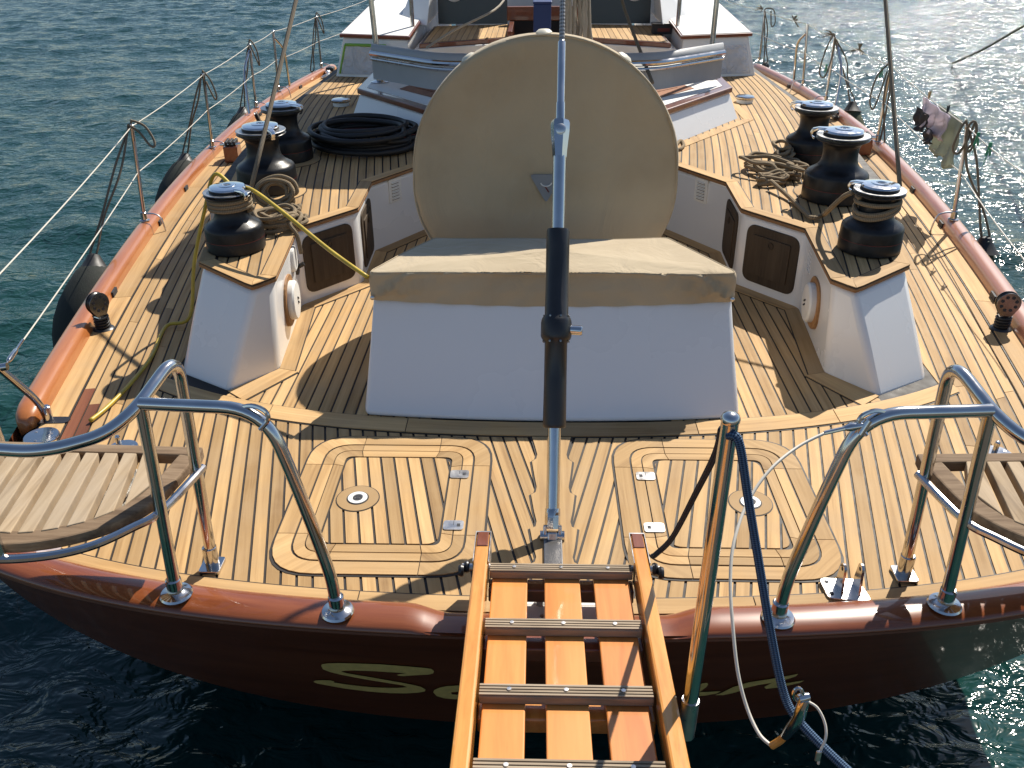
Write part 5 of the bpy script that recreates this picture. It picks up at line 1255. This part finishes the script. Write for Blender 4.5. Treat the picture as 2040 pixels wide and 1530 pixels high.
eRr = eR
for f, lab in ((0.21, 'green clothes peg just below the nearest right stanchion'), (0.44, 'lower of two green clothes pegs on the lifeline below the stanchion')):
    gpeg(pB.lerp(eRr, f), lab)
m2 = midl(TR); gpeg(m2[3].lerp(m2[2], .85), 'green clothes peg on the lower lifeline by the right gate'); gpeg(TR[1][1] + V(-.05, .05, -.04), 'green clothes peg behind the taut rope at the second right stanchion')

# ------------------------------------------------------------------ stand-up blocks, pad eyes, jammers, vents
def block(p, rz, lab):
    t = thing('standing_block', lab, 'block', p, 'stand-up blocks'); q = Matrix.Rotation(rz, 3, 'Z'); tr = lambda a: p + q @ V(*a)
    MB().lathe([(0.052, 0), (0.054, .004), (0.046, .012), (0.03, .016)], 24, p).build('base', 'blackmetal', t, smooth=True)
    sp = MB(); sp.tube([tr((0.034 * math.cos(a), 0.034 * math.sin(a), .014 + .0052 * a / 2.2)) for a in np.linspace(0, 2.2 * math.pi * 4, 60)], .006, 6); sp.build('spring_boot', 'rubber', t, smooth=True)
    MB().lathe([(0.028, .01), (0.030, .07)], 16, p).build('boot_core', 'rubber', t, smooth=True)
    c = tr((0, 0, .148)); ax = q @ V(0, 1, 0)
    MB().lathe([(0.050, -.012), (0.054, -.010), (0.046, 0), (0.054, .010), (0.050, .012)], 28, c, axis=ax).build('sheave', 'blackmetal', t, smooth=True)
    for s_ in (-1, 1):
        prof = [(0.057 * math.cos(a), 0.057 * math.sin(a)) for a in np.linspace(R(-25), R(205), 22)] + [(-.026, -.07), (.026, -.07)]
        pl = MB().loft([[c + q @ V(x, s_ * .0145, z) for x, z in prof], [c + q @ V(x, s_ * .018, z) for x, z in prof]]).build('cheek', 'cheek', t, bevel=.001, fixn=True)
        for k in range(8):
            a = 2 * math.pi * k / 8 + .39; MB().lathe([(0.0085, -.001), (0.0085, .0022)], 12, c + q @ V(.036 * math.cos(a), s_ * .0175, .036 * math.sin(a)), axis=ax * s_).build('hole', 'dark', pl)
    MB().tube([tr((-.02, -.02, .075)), tr((-.02, .02, .075))], .007, 8).build('pin', 'chrome', t, smooth=True)
block(at(207, 656, .0045), R(62), 'black stand-up block on the left side deck beside the rail')
block(at(1993, 656, .0045), R(-8), 'black stand-up block on the right side deck, its drilled cheek facing aft')
def padeye(p, lab, r=.062, pin=True, rz=0):
    t = thing('deck_eye', lab, 'deck fitting', p, 'round deck fittings')
    MB().lathe([(r, 0), (r, .006), (r * .95, .011), (0, .013)], 32, p).build('plate', 'chrome', t, smooth=True, sharp=30)
    if pin:
        MB().tube([p + V(-.012, 0, .01), p + V(-.010, 0, .062)], .0105, 10).build('pin', 'chrome', t, smooth=True)
        MB().lathe([(.0105, 0), (.007, .006), (0, .008)], 10, p + V(-.010, 0, .062)).build('pin_head', 'chrome', t, smooth=True)
    for k in range(3):
        a = k * 2.1 + .4; MB().lathe([(.006, .012), (.006, .0135)], 10, p + V(.04 * math.cos(a), .04 * math.sin(a), 0)).build('screw', 'steel', t)
padeye(at(245, 896, .0045), 'chrome deck fitting with upright pin behind the left slatted seat')
padeye(at(1985, 908, .0045), 'chrome deck fitting with upright pin behind the right slatted seat')
padeye(at(83, 872, .0098), 'round chrome plate at the aft end of the left rail', .07, False)
def jammer(px, lab, sx, yaw):
    p = at(*px, 0.0098); t = thing('rope_jammer', lab, 'rope clutch', p, 'rope jammers by the rail'); q = Matrix.Rotation(yaw, 3, 'Z')
    MB().box(p + V(0, 0, .065), (.115, .19, .13), q).build('base_block', 'mahogY', t, bevel=.006)
    for k in (-1, 0, 1):
        MB().box(p + q @ V(k * .033, 0, .15), (.024, .15, .035), q).build('lever', 'rubber', t, bevel=.006)
        MB().lathe([(.010, -.05), (.010, .05)], 10, p + q @ V(k * .033, -.06, .145), axis=q @ V(1, 0, 0)).build('cheek_pin', 'chrome', t)
jammer((466, 318), 'mahogany rope jammer by the left rail behind the middle winch', 1, R(8))
jammer((1716, 304), 'mahogany rope jammer by the right rail behind the middle winch', -1, R(-8))
def deckvent(px, lab):
    p = at(*px, ZC); t = thing('deck_vent', lab, 'vent', p, 'mushroom vents')
    MB().lathe([(.068, 0), (.068, .03), (.060, .034)], 28, p).build('base', 'whitetrim', t, smooth=True)
    MB().lathe([(.074, .030), (.078, .036), (.078, .046), (.070, .054), (.04, .058), (0, .059)], 32, p).build('cap', 'chrome', t, smooth=True)
deckvent((680, 210), 'chrome mushroom vent on the shaded left deck'); deckvent((1483, 204), 'chrome mushroom vent on the sunlit right deck')
# hinged bracket on the stern, right
br = at(1680, 1178, .0098); t = thing('hinge_bracket', 'stainless hinge bracket with two upright lugs on the right stern', 'bracket', br)
MB().prism(roundpoly([(br.x - .06, br.y - .04), (br.x + .075, br.y - .055), (br.x + .06, br.y + .05), (br.x - .065, br.y + .055)], .02), .0098, .018).build('plate', 'steel', t, bevel=.002)
for dx in (-.015, .04):
    prof = [(-.03, 0), (.03, 0), (.028, .03), (.02, .075)] + [(.0 + .018 * math.cos(a), .085 + .018 * math.sin(a)) for a in np.linspace(0, math.pi, 8)] + [(-.02, .06)]
    lug = MB().loft([[V(br.x + dx - .004, br.y + a, .018 + b_) for a, b_ in prof], [V(br.x + dx + .004, br.y + a, .018 + b_) for a, b_ in prof]]).build('lug', 'chrome', t, fixn=True)
    MB().lathe([(.007, -.0046), (.007, .0046)], 12, V(br.x + dx, br.y, .103), axis=(1, 0, 0)).build('pin_hole', 'dark', lug)
for a, b_ in ((-.045, -.02), (-.045, .035), (.05, .03)): MB().lathe([(.008, .018), (.008, .0195)], 12, (br.x + a, br.y + b_, 0)).build('screw', 'dark', t)
# chrome sheet cars beside the far winches
for sx, px, lab in ((-1, (1662, 238), 'chrome sheet car on the right rail behind the far winch'), (1, (515, 250), 'black sheet car on the left deck behind the far winch')):
    p = at(*px, .01); t = thing('sheet_car', lab, 'block', p, 'sheet cars')
    MB().box(p + V(0, 0, .025), (.05, .12, .03)).build('car', 'blackmetal', t, bevel=.006)
    MB().lathe([(.045, -.016), (.05, -.012), (.04, 0), (.05, .012), (.045, .016)], 24, p + V(0, 0, .085), axis=(1, .2, .3)).build('sheave', 'chrome' if sx < 0 else 'blackmetal', t, smooth=True)
p = at(655, 150, .02); t = thing('mooring_cleat', 'dark chain and fairlead at the forward end of the left rail', 'cleat', p)
MB().tube(spline([p + V(-.05, -.2, 0), p + V(.02, -.1, .03), p + V(-.02, 0, .04), p + V(.04, .1, .02)], 5), .02, 6).build('chain', 'steel', t); MB().box(p + V(0, .12, .04), (.1, .12, .09)).build('fairlead', 'blackmetal', t, bevel=.02)
# ------------------------------------------------------------------ gangway
gy0, gz0, gs = 2.195, 0.200, 0.112
def gp(x, s_, h=0.0):      # x across, s_ metres aft from the forward tip, h above the rail-top plane
    n = math.sqrt(1 + gs * gs); return V(x + 0.0125, gy0 - s_ / n, gz0 + gs * s_ / n) + V(0, gs, 1) / n * h
gw = thing('gangway', 'varnished wooden gangway with three planks and ridged treads over the stern', 'gangway', (0, 2.0, 0.1))
def bar(name, mat, x0, x1, s0, s1, h0, h1, bevel=.004, parent=gw):
    L_ = lambda x, s_: [gp(x, s_, h0), gp(x, s_, h1)]
    rings = [[gp(x0, s_, h0), gp(x1, s_, h0), gp(x1, s_, h1), gp(x0, s_, h1)] for s_ in (s0, s1)]
    mb = MB(); vs = [p for r_ in rings for p in r_]
    fs = [(0, 1, 2, 3), (7, 6, 5, 4), (0, 4, 5, 1), (1, 5, 6, 2), (2, 6, 7, 3), (3, 7, 4, 0)]
    ln = s1 - s0; wd = x1 - x0; along = ln >= wd
    uv = [[(0, 0), (0, .05), (.05, .05), (.05, 0)]] * 2 + [[(0, 0), (ln, 0), (ln, wd), (0, wd)] if along else [(0, 0), (0, ln), (wd, ln), (wd, 0)] for _ in range(4)]
    return mb.add(vs, fs, uv).build(name, mat, parent, bevel=bevel, fixn=True)
END = 2.4
for sx in (-1, 1):
    xa, xb = (-0.262, -0.219) if sx < 0 else (0.219, 0.262)
    rl = bar('side_rail', 'railway', xa, xb, 0.0, END, -0.085, 0.0, .007)
    bar('rail_tip', 'mahogY', xa + .004, xb - .004, -0.004, 0.075, -0.08, 0.0035, .003, rl)
    bar('tip_band', 'steel', xa - .0025, xb + .0025, -0.0065, -0.001, -0.08, 0.004, .001, rl)
    bar('side_band', 'steel', xa - .003, xa - .0005, -0.003, 0.16, -0.075, 0.004, .0005, rl); bar('side_band', 'steel', xb + .0005, xb + .003, -0.003, 0.16, -0.075, 0.004, .0005, rl)
    bar('lower_rail', 'railway', xa + .012 if sx > 0 else xa + .02, xb - .02 if sx > 0 else xb - .012, 0.35, END, -0.135, -0.086, .004)
for (a, b_) in ((-0.206, -0.100), (-0.050, 0.056), (0.096, 0.202)):
    bar('plank', 'plankway', a, b_, 0.13, END, -0.075, -0.052, .004)
for s_ in (0.165, 0.43, 0.687, 0.925, 1.17, 1.42):
    cb = bar('crossbeam', 'mahogY' if s_ < .5 else 'railway', -0.217, 0.217, s_ - .03, s_ + .03, -0.118, -0.0755, .004)
for s_ in (0.150, 0.414, 0.672, 0.910, 1.155, 1.40):
    tr_ = bar('tread', 'tread', -0.214, 0.213, s_ - .0215, s_ + .0215, -0.0515, -0.026, .004)
    for k in range(4): bar('ridge', 'tread', -0.2135, 0.2125, s_ - .0195 + k * .0105, s_ - .0125 + k * .0105, -0.0255, -0.0225, .001, tr_)
    for x in (-0.14, 0.0, 0.14): MB().lathe([(.0062, 0), (.0058, .0028), (0, .003)], 12, gp(x, s_, -0.0225), axis=(0, gs, 1)).build('screw', 'steel', tr_)
# forward axle with clamps, deck bracket beneath
MB().tube([gp(-.30, .12, -.045), gp(.30, .12, -.045)], .011, 10).build('axle', 'steel', gw, smooth=True)
for sx in (-1, 1):
    for k in (0, 1): MB().lathe([(.017, -.008), (.02, 0), (.017, .008)], 12, gp(sx * (.285 + .016 * k), .12 + .02 * k, -.045), axis=(1, 0, 0)).build('clamp', 'blackmetal', gw, smooth=True)
bk = thing('gangway_bracket', 'white painted stern bracket under the gangway planks', 'bracket', (0, 2.0, .03))
MB().box((0.01, 1.985, 0.055), (0.34, 0.075, 0.018)).build('plate', 'whitetrim', bk, bevel=.004)
MB().box((0.01, 2.03, 0.040), (0.30, 0.022, 0.05)).build('upright', 'whitetrim', bk, bevel=.004)
for x in (-0.12, -.04, 0.06, .14): MB().lathe([(.011, 0), (.010, .002), (.004, .002), (.004, .0008)], 14, (x, 1.972, .064)).build('screw', 'steel', bk)
MB().tube([(-.05, 2.03, .03), (-.05, 2.03, .12)], .016, 10).build('post', 'steel', bk)
# side post with rope eye
pb = at(1374, 1408, 0.18); pt = aty(1455, 838, pb.y + .02)
MB().tube([pb - (pt - pb) * .12, pb.lerp(pt, .03)], .022, 14).build('post_socket', 'steel', gw, smooth=True)
post = MB().tube([pb, pt], .0185, 20).build('post', 'chrome', gw, smooth=True)
MB().lathe([(.0185, -.004), (.0205, 0), (.0205, .006), (.017, .014), (.009, .019), (0, .020)], 24, pt, axis=(pt - pb)).build('post_cap', 'chrome', gw, smooth=True)
hole = pt - (pt - pb).normalized() * .028
# ropes at the gangway
Pd = lambda x, y, Y: aty(x, y, Y)
ropeobj('blue_rope', [hole + V(-.004, -.012, 0), Pd(1472, 880, pb.y - .01), Pd(1490, 990, pb.y - .04), Pd(1510, 1110, pb.y - .08), Pd(1532, 1240, pb.y - .13), Pd(1557, 1365, pb.y - .18), Pd(1582, 1424, pb.y - .22), Pd(1640, 1488, pb.y - .28), Pd(1700, 1545, pb.y - .34), Pd(1800, 1640, pb.y - .45)], .0098, 'ropeblue', 'blue braided rope hanging from the gangway post to the lower right', n=10)
ropeobj('navy_rope', [hole + V(-.012, .012, 0), Pd(1425, 905, pb.y + .12), Pd(1385, 985, pb.y + .30), Pd(1340, 1070, pb.y + .48), Pd(1308, 1103, pb.y + .56), Pd(1300, 1108, pb.y + .585)], .0085, 'ropenavy', 'dark navy rope from the gangway post to the right gangway rail tip', n=8)
eye = aty(518, 836, 2.006); eye.x = -eye.x
wr = [Pd(1645, 862, 1.99), Pd(1590, 890, 1.95), Pd(1535, 935, 1.88), Pd(1490, 1000, 1.80), Pd(1462, 1080, 1.70), Pd(1455, 1160, 1.62), Pd(1460, 1250, 1.54), Pd(1470, 1340, 1.47), Pd(1488, 1410, 1.42), Pd(1512, 1462, 1.37), Pd(1537, 1486, 1.34)]
wo = ropeobj('safety_wire', wr, .0042, 'wire', 'thin pale wire curving from the right pushpit to the hook on the blue rope', 'wire', 8)
dv = (Pd(1706, 848, 2.0) - wr[0])
MB().tube([wr[0] - dv * .05, wr[0] + dv * .65], .0062, 10).build('swage', 'chrome', wo, smooth=True)
MB().tube([wr[0] + dv * .6, wr[0] + dv * .8, eye], [.006, .0125, .006], 10).build('fork', 'chrome', wo, smooth=True)
MB().lathe([(.010, -.022), (.010, .022)], 12, eye + V(-.008, -.006, -.004), axis=(.5, .2, 1)).build('shackle', 'chrome', wo, smooth=True)
hk = thing('snap_hook', 'large stainless snap hook clipped round the blue rope', 'hook', Pd(1585, 1425, pb.y - .22))
hp_ = [wr[-1], Pd(1556, 1474, 1.335), Pd(1566, 1462, 1.33)]
MB().tube(spline(hp_, 4), .0085, 8).build('heat_sleeve', 'railway', hk, smooth=True)
MB().tube(spline([Pd(1564, 1466, 1.33), Pd(1578, 1448, 1.315), Pd(1590, 1432, 1.305), Pd(1598, 1408, 1.30), Pd(1603, 1392, 1.30)], 5), [.010 + .0035 * math.sin(k / 20 * 3.1) for k in range(21)], 12).build('body', 'chrome', hk, smooth=True)
MB().tube([Pd(1590 + 9 * math.cos(a), 1384 + 13 * math.sin(a), 1.30) for a in np.linspace(0, 6.28, 17)[:-1]], .0042, 8, closed=True).build('swivel_ring', 'chrome', hk, smooth=True)
MB().lathe([(.009, -.012), (.010, 0), (.009, .012)], 12, Pd(1600, 1390, 1.30), axis=(1, .3, 0)).build('pivot', 'chrome', hk, smooth=True)
ropeobj('lanyard', [Pd(1606, 1396, 1.30), Pd(1628, 1410, 1.29), Pd(1643, 1440, 1.27), Pd(1645, 1470, 1.25), Pd(1634, 1498, 1.24), Pd(1630, 1522, 1.235)], .0028, 'wire', 'thin lanyard loop hanging from the snap hook', 'wire', 6)
tg = MB(); c = Pd(1630, 1506, 1.235); tg.box(c, (.012, .006, .03)); tag(tg.build('lanyard_tag', 'steel', None, bevel=.003), 'small steel tag at the end of the hook lanyard', 'tag')
# ------------------------------------------------------------------ odds and ends in the forward cockpit and behind the left seat
bb = thing('blue_box', 'blue plastic box standing in the companionway', 'box', aty(1080, 62, 9.2))
c = aty(1080, 62, 9.2); MB().box(c + V(0, 0, .12), (.17, .2, .28)).build('body', 'blue', bb, bevel=.012); MB().box(c + V(0, 0, .265), (.18, .21, .02)).build('lid', 'blue', bb, bevel=.005)
for k, (x, r_) in enumerate(((1126, 14), (1141, 11), (1156, 12), (1170, 11))):
    o = MB(); rn = random.Random(k)
    for j in range(4):
        xx = x + rn.uniform(-6, 6); pts = [aty(xx + rn.uniform(-3, 3) * (i - 2), -30 + i * 28, 8.7 + .02 * j) for i in range(5)]
        o.tube(spline(pts, 5), .016, 7)
    tag(o.build('hanging_rope', 'ropewhite', None, smooth=True), ('leftmost', 'second', 'third', 'rightmost')[k] + ' bundle of pale rope hanging by the companionway', 'rope', 'hanging rope bundles')
p = aty(1322, 36, 9.55); p.z = .748; tb_ = thing('tub', 'small dark plastic tub standing on the right cockpit seat', 'tub', p)
MB().prism(roundpoly([(p.x - .11, p.y - .07), (p.x + .11, p.y - .07), (p.x + .11, p.y + .07), (p.x - .11, p.y + .07)], .03), .748, .835).build('body', 'dark', tb_, bevel=.006)
MB().prism(roundpoly([(p.x - .118, p.y - .078), (p.x + .118, p.y - .078), (p.x + .118, p.y + .078), (p.x - .118, p.y + .078)], .03), .835, .850).build('lid', 'blackmetal', tb_, bevel=.004)
MB().box((p.x, p.y - .0715, .79), (.12, .003, .03)).build('label_band', 'redline', tb_)
ropeobj('thin_line', [aty(850, 95, 8.2), aty(905, 60, 8.6), aty(985, 20, 9.2), aty(1010, -10, 9.6)], .011, 'ropewhite', 'pale line crossing the left cockpit seat', k=4)
ropeobj('thin_line', [aty(1300, 165, 6.4), aty(1275, 100, 6.9), aty(1245, 20, 7.5), aty(1232, -30, 7.9)], .013, 'ropedark', 'grey line slanting down behind the right side of the wheel cover', k=4)
ropeobj('mooring_line', [at(1898, 126, -1.12), at(1898, 126, -1.12).lerp(aty(2040, 52, 14), .5) - V(0, 0, .04), aty(2040, 52, 14), aty(2200, -30, 11)], .018, 'ropedark', 'mooring line of another boat dipping into the water at far right', k=4)
for k, (px, py_, lab) in enumerate(((1582, 40, 'knotted rope end hanging on the far right lifeline'), (1712, 98, 'short rope scrap hooked on the right lifeline'))):
    o = MB(); c = aty(px, py_, (11.6, 9.0)[k]); rn = random.Random(k + 5)
    for j in range(4): o.tube([c + V(rn.uniform(-.03, .03), 0, .05), c, c + V(rn.uniform(-.08, .08), 0, rn.uniform(-.09, .02))], .008, 5)
    tag(o.build('rope_scrap', 'rope', None), lab, 'rope', 'rope scraps')
# rags and rope under the left slatted seat
o = MB().tube(spline(heap(-1.62, 2.62, .012, .13, .09, 7, .008, .4, 0, 21), 6), .010, 6).build('stowed_rope', 'ropewhite', None, smooth=True); tag(o, 'pale rope stowed on deck behind the left slatted seat', 'rope')
for (x, y, mt_, lab) in ((-1.86, 2.44, 'yellow', 'crumpled yellow rag seen through the left seat slats'), (-1.80, 2.30, 'clothwhite', 'crumpled pale rag under the left slatted seat')):
    cols = [[(x + .11 * u, y + .08 * v_, .012 + .03 * (1 + math.sin(u * 7 + v_ * 5)) * (1 - u * u) * (1 - v_ * v_)) for v_ in np.linspace(-1, 1, 9)] for u in np.linspace(-1, 1, 10)]
    tag(MB().loft(cols, closed=False, capa=False, capb=False).build('rag', mt_, None, smooth=True), lab, 'rag')

M['quay'] = plain('quay_concrete', (0.075, 0.068, 0.058), 0.9, noise=0.25, nscale=1.5, bump=0.3, bscale=12)
# ------------------------------------------------------------------ the quay the gangway leads to, unseen behind the viewpoint; added for dark chrome reflections
qy = MB().prism([(-400, -60), (400, -60), (400, -0.25), (-400, -0.25)], -3.0, 0.28).build('quay', 'quay')
tag(qy, 'grey concrete quay behind the stern of the yacht, added unseen for its dark reflections', 'quay', kind='structure')
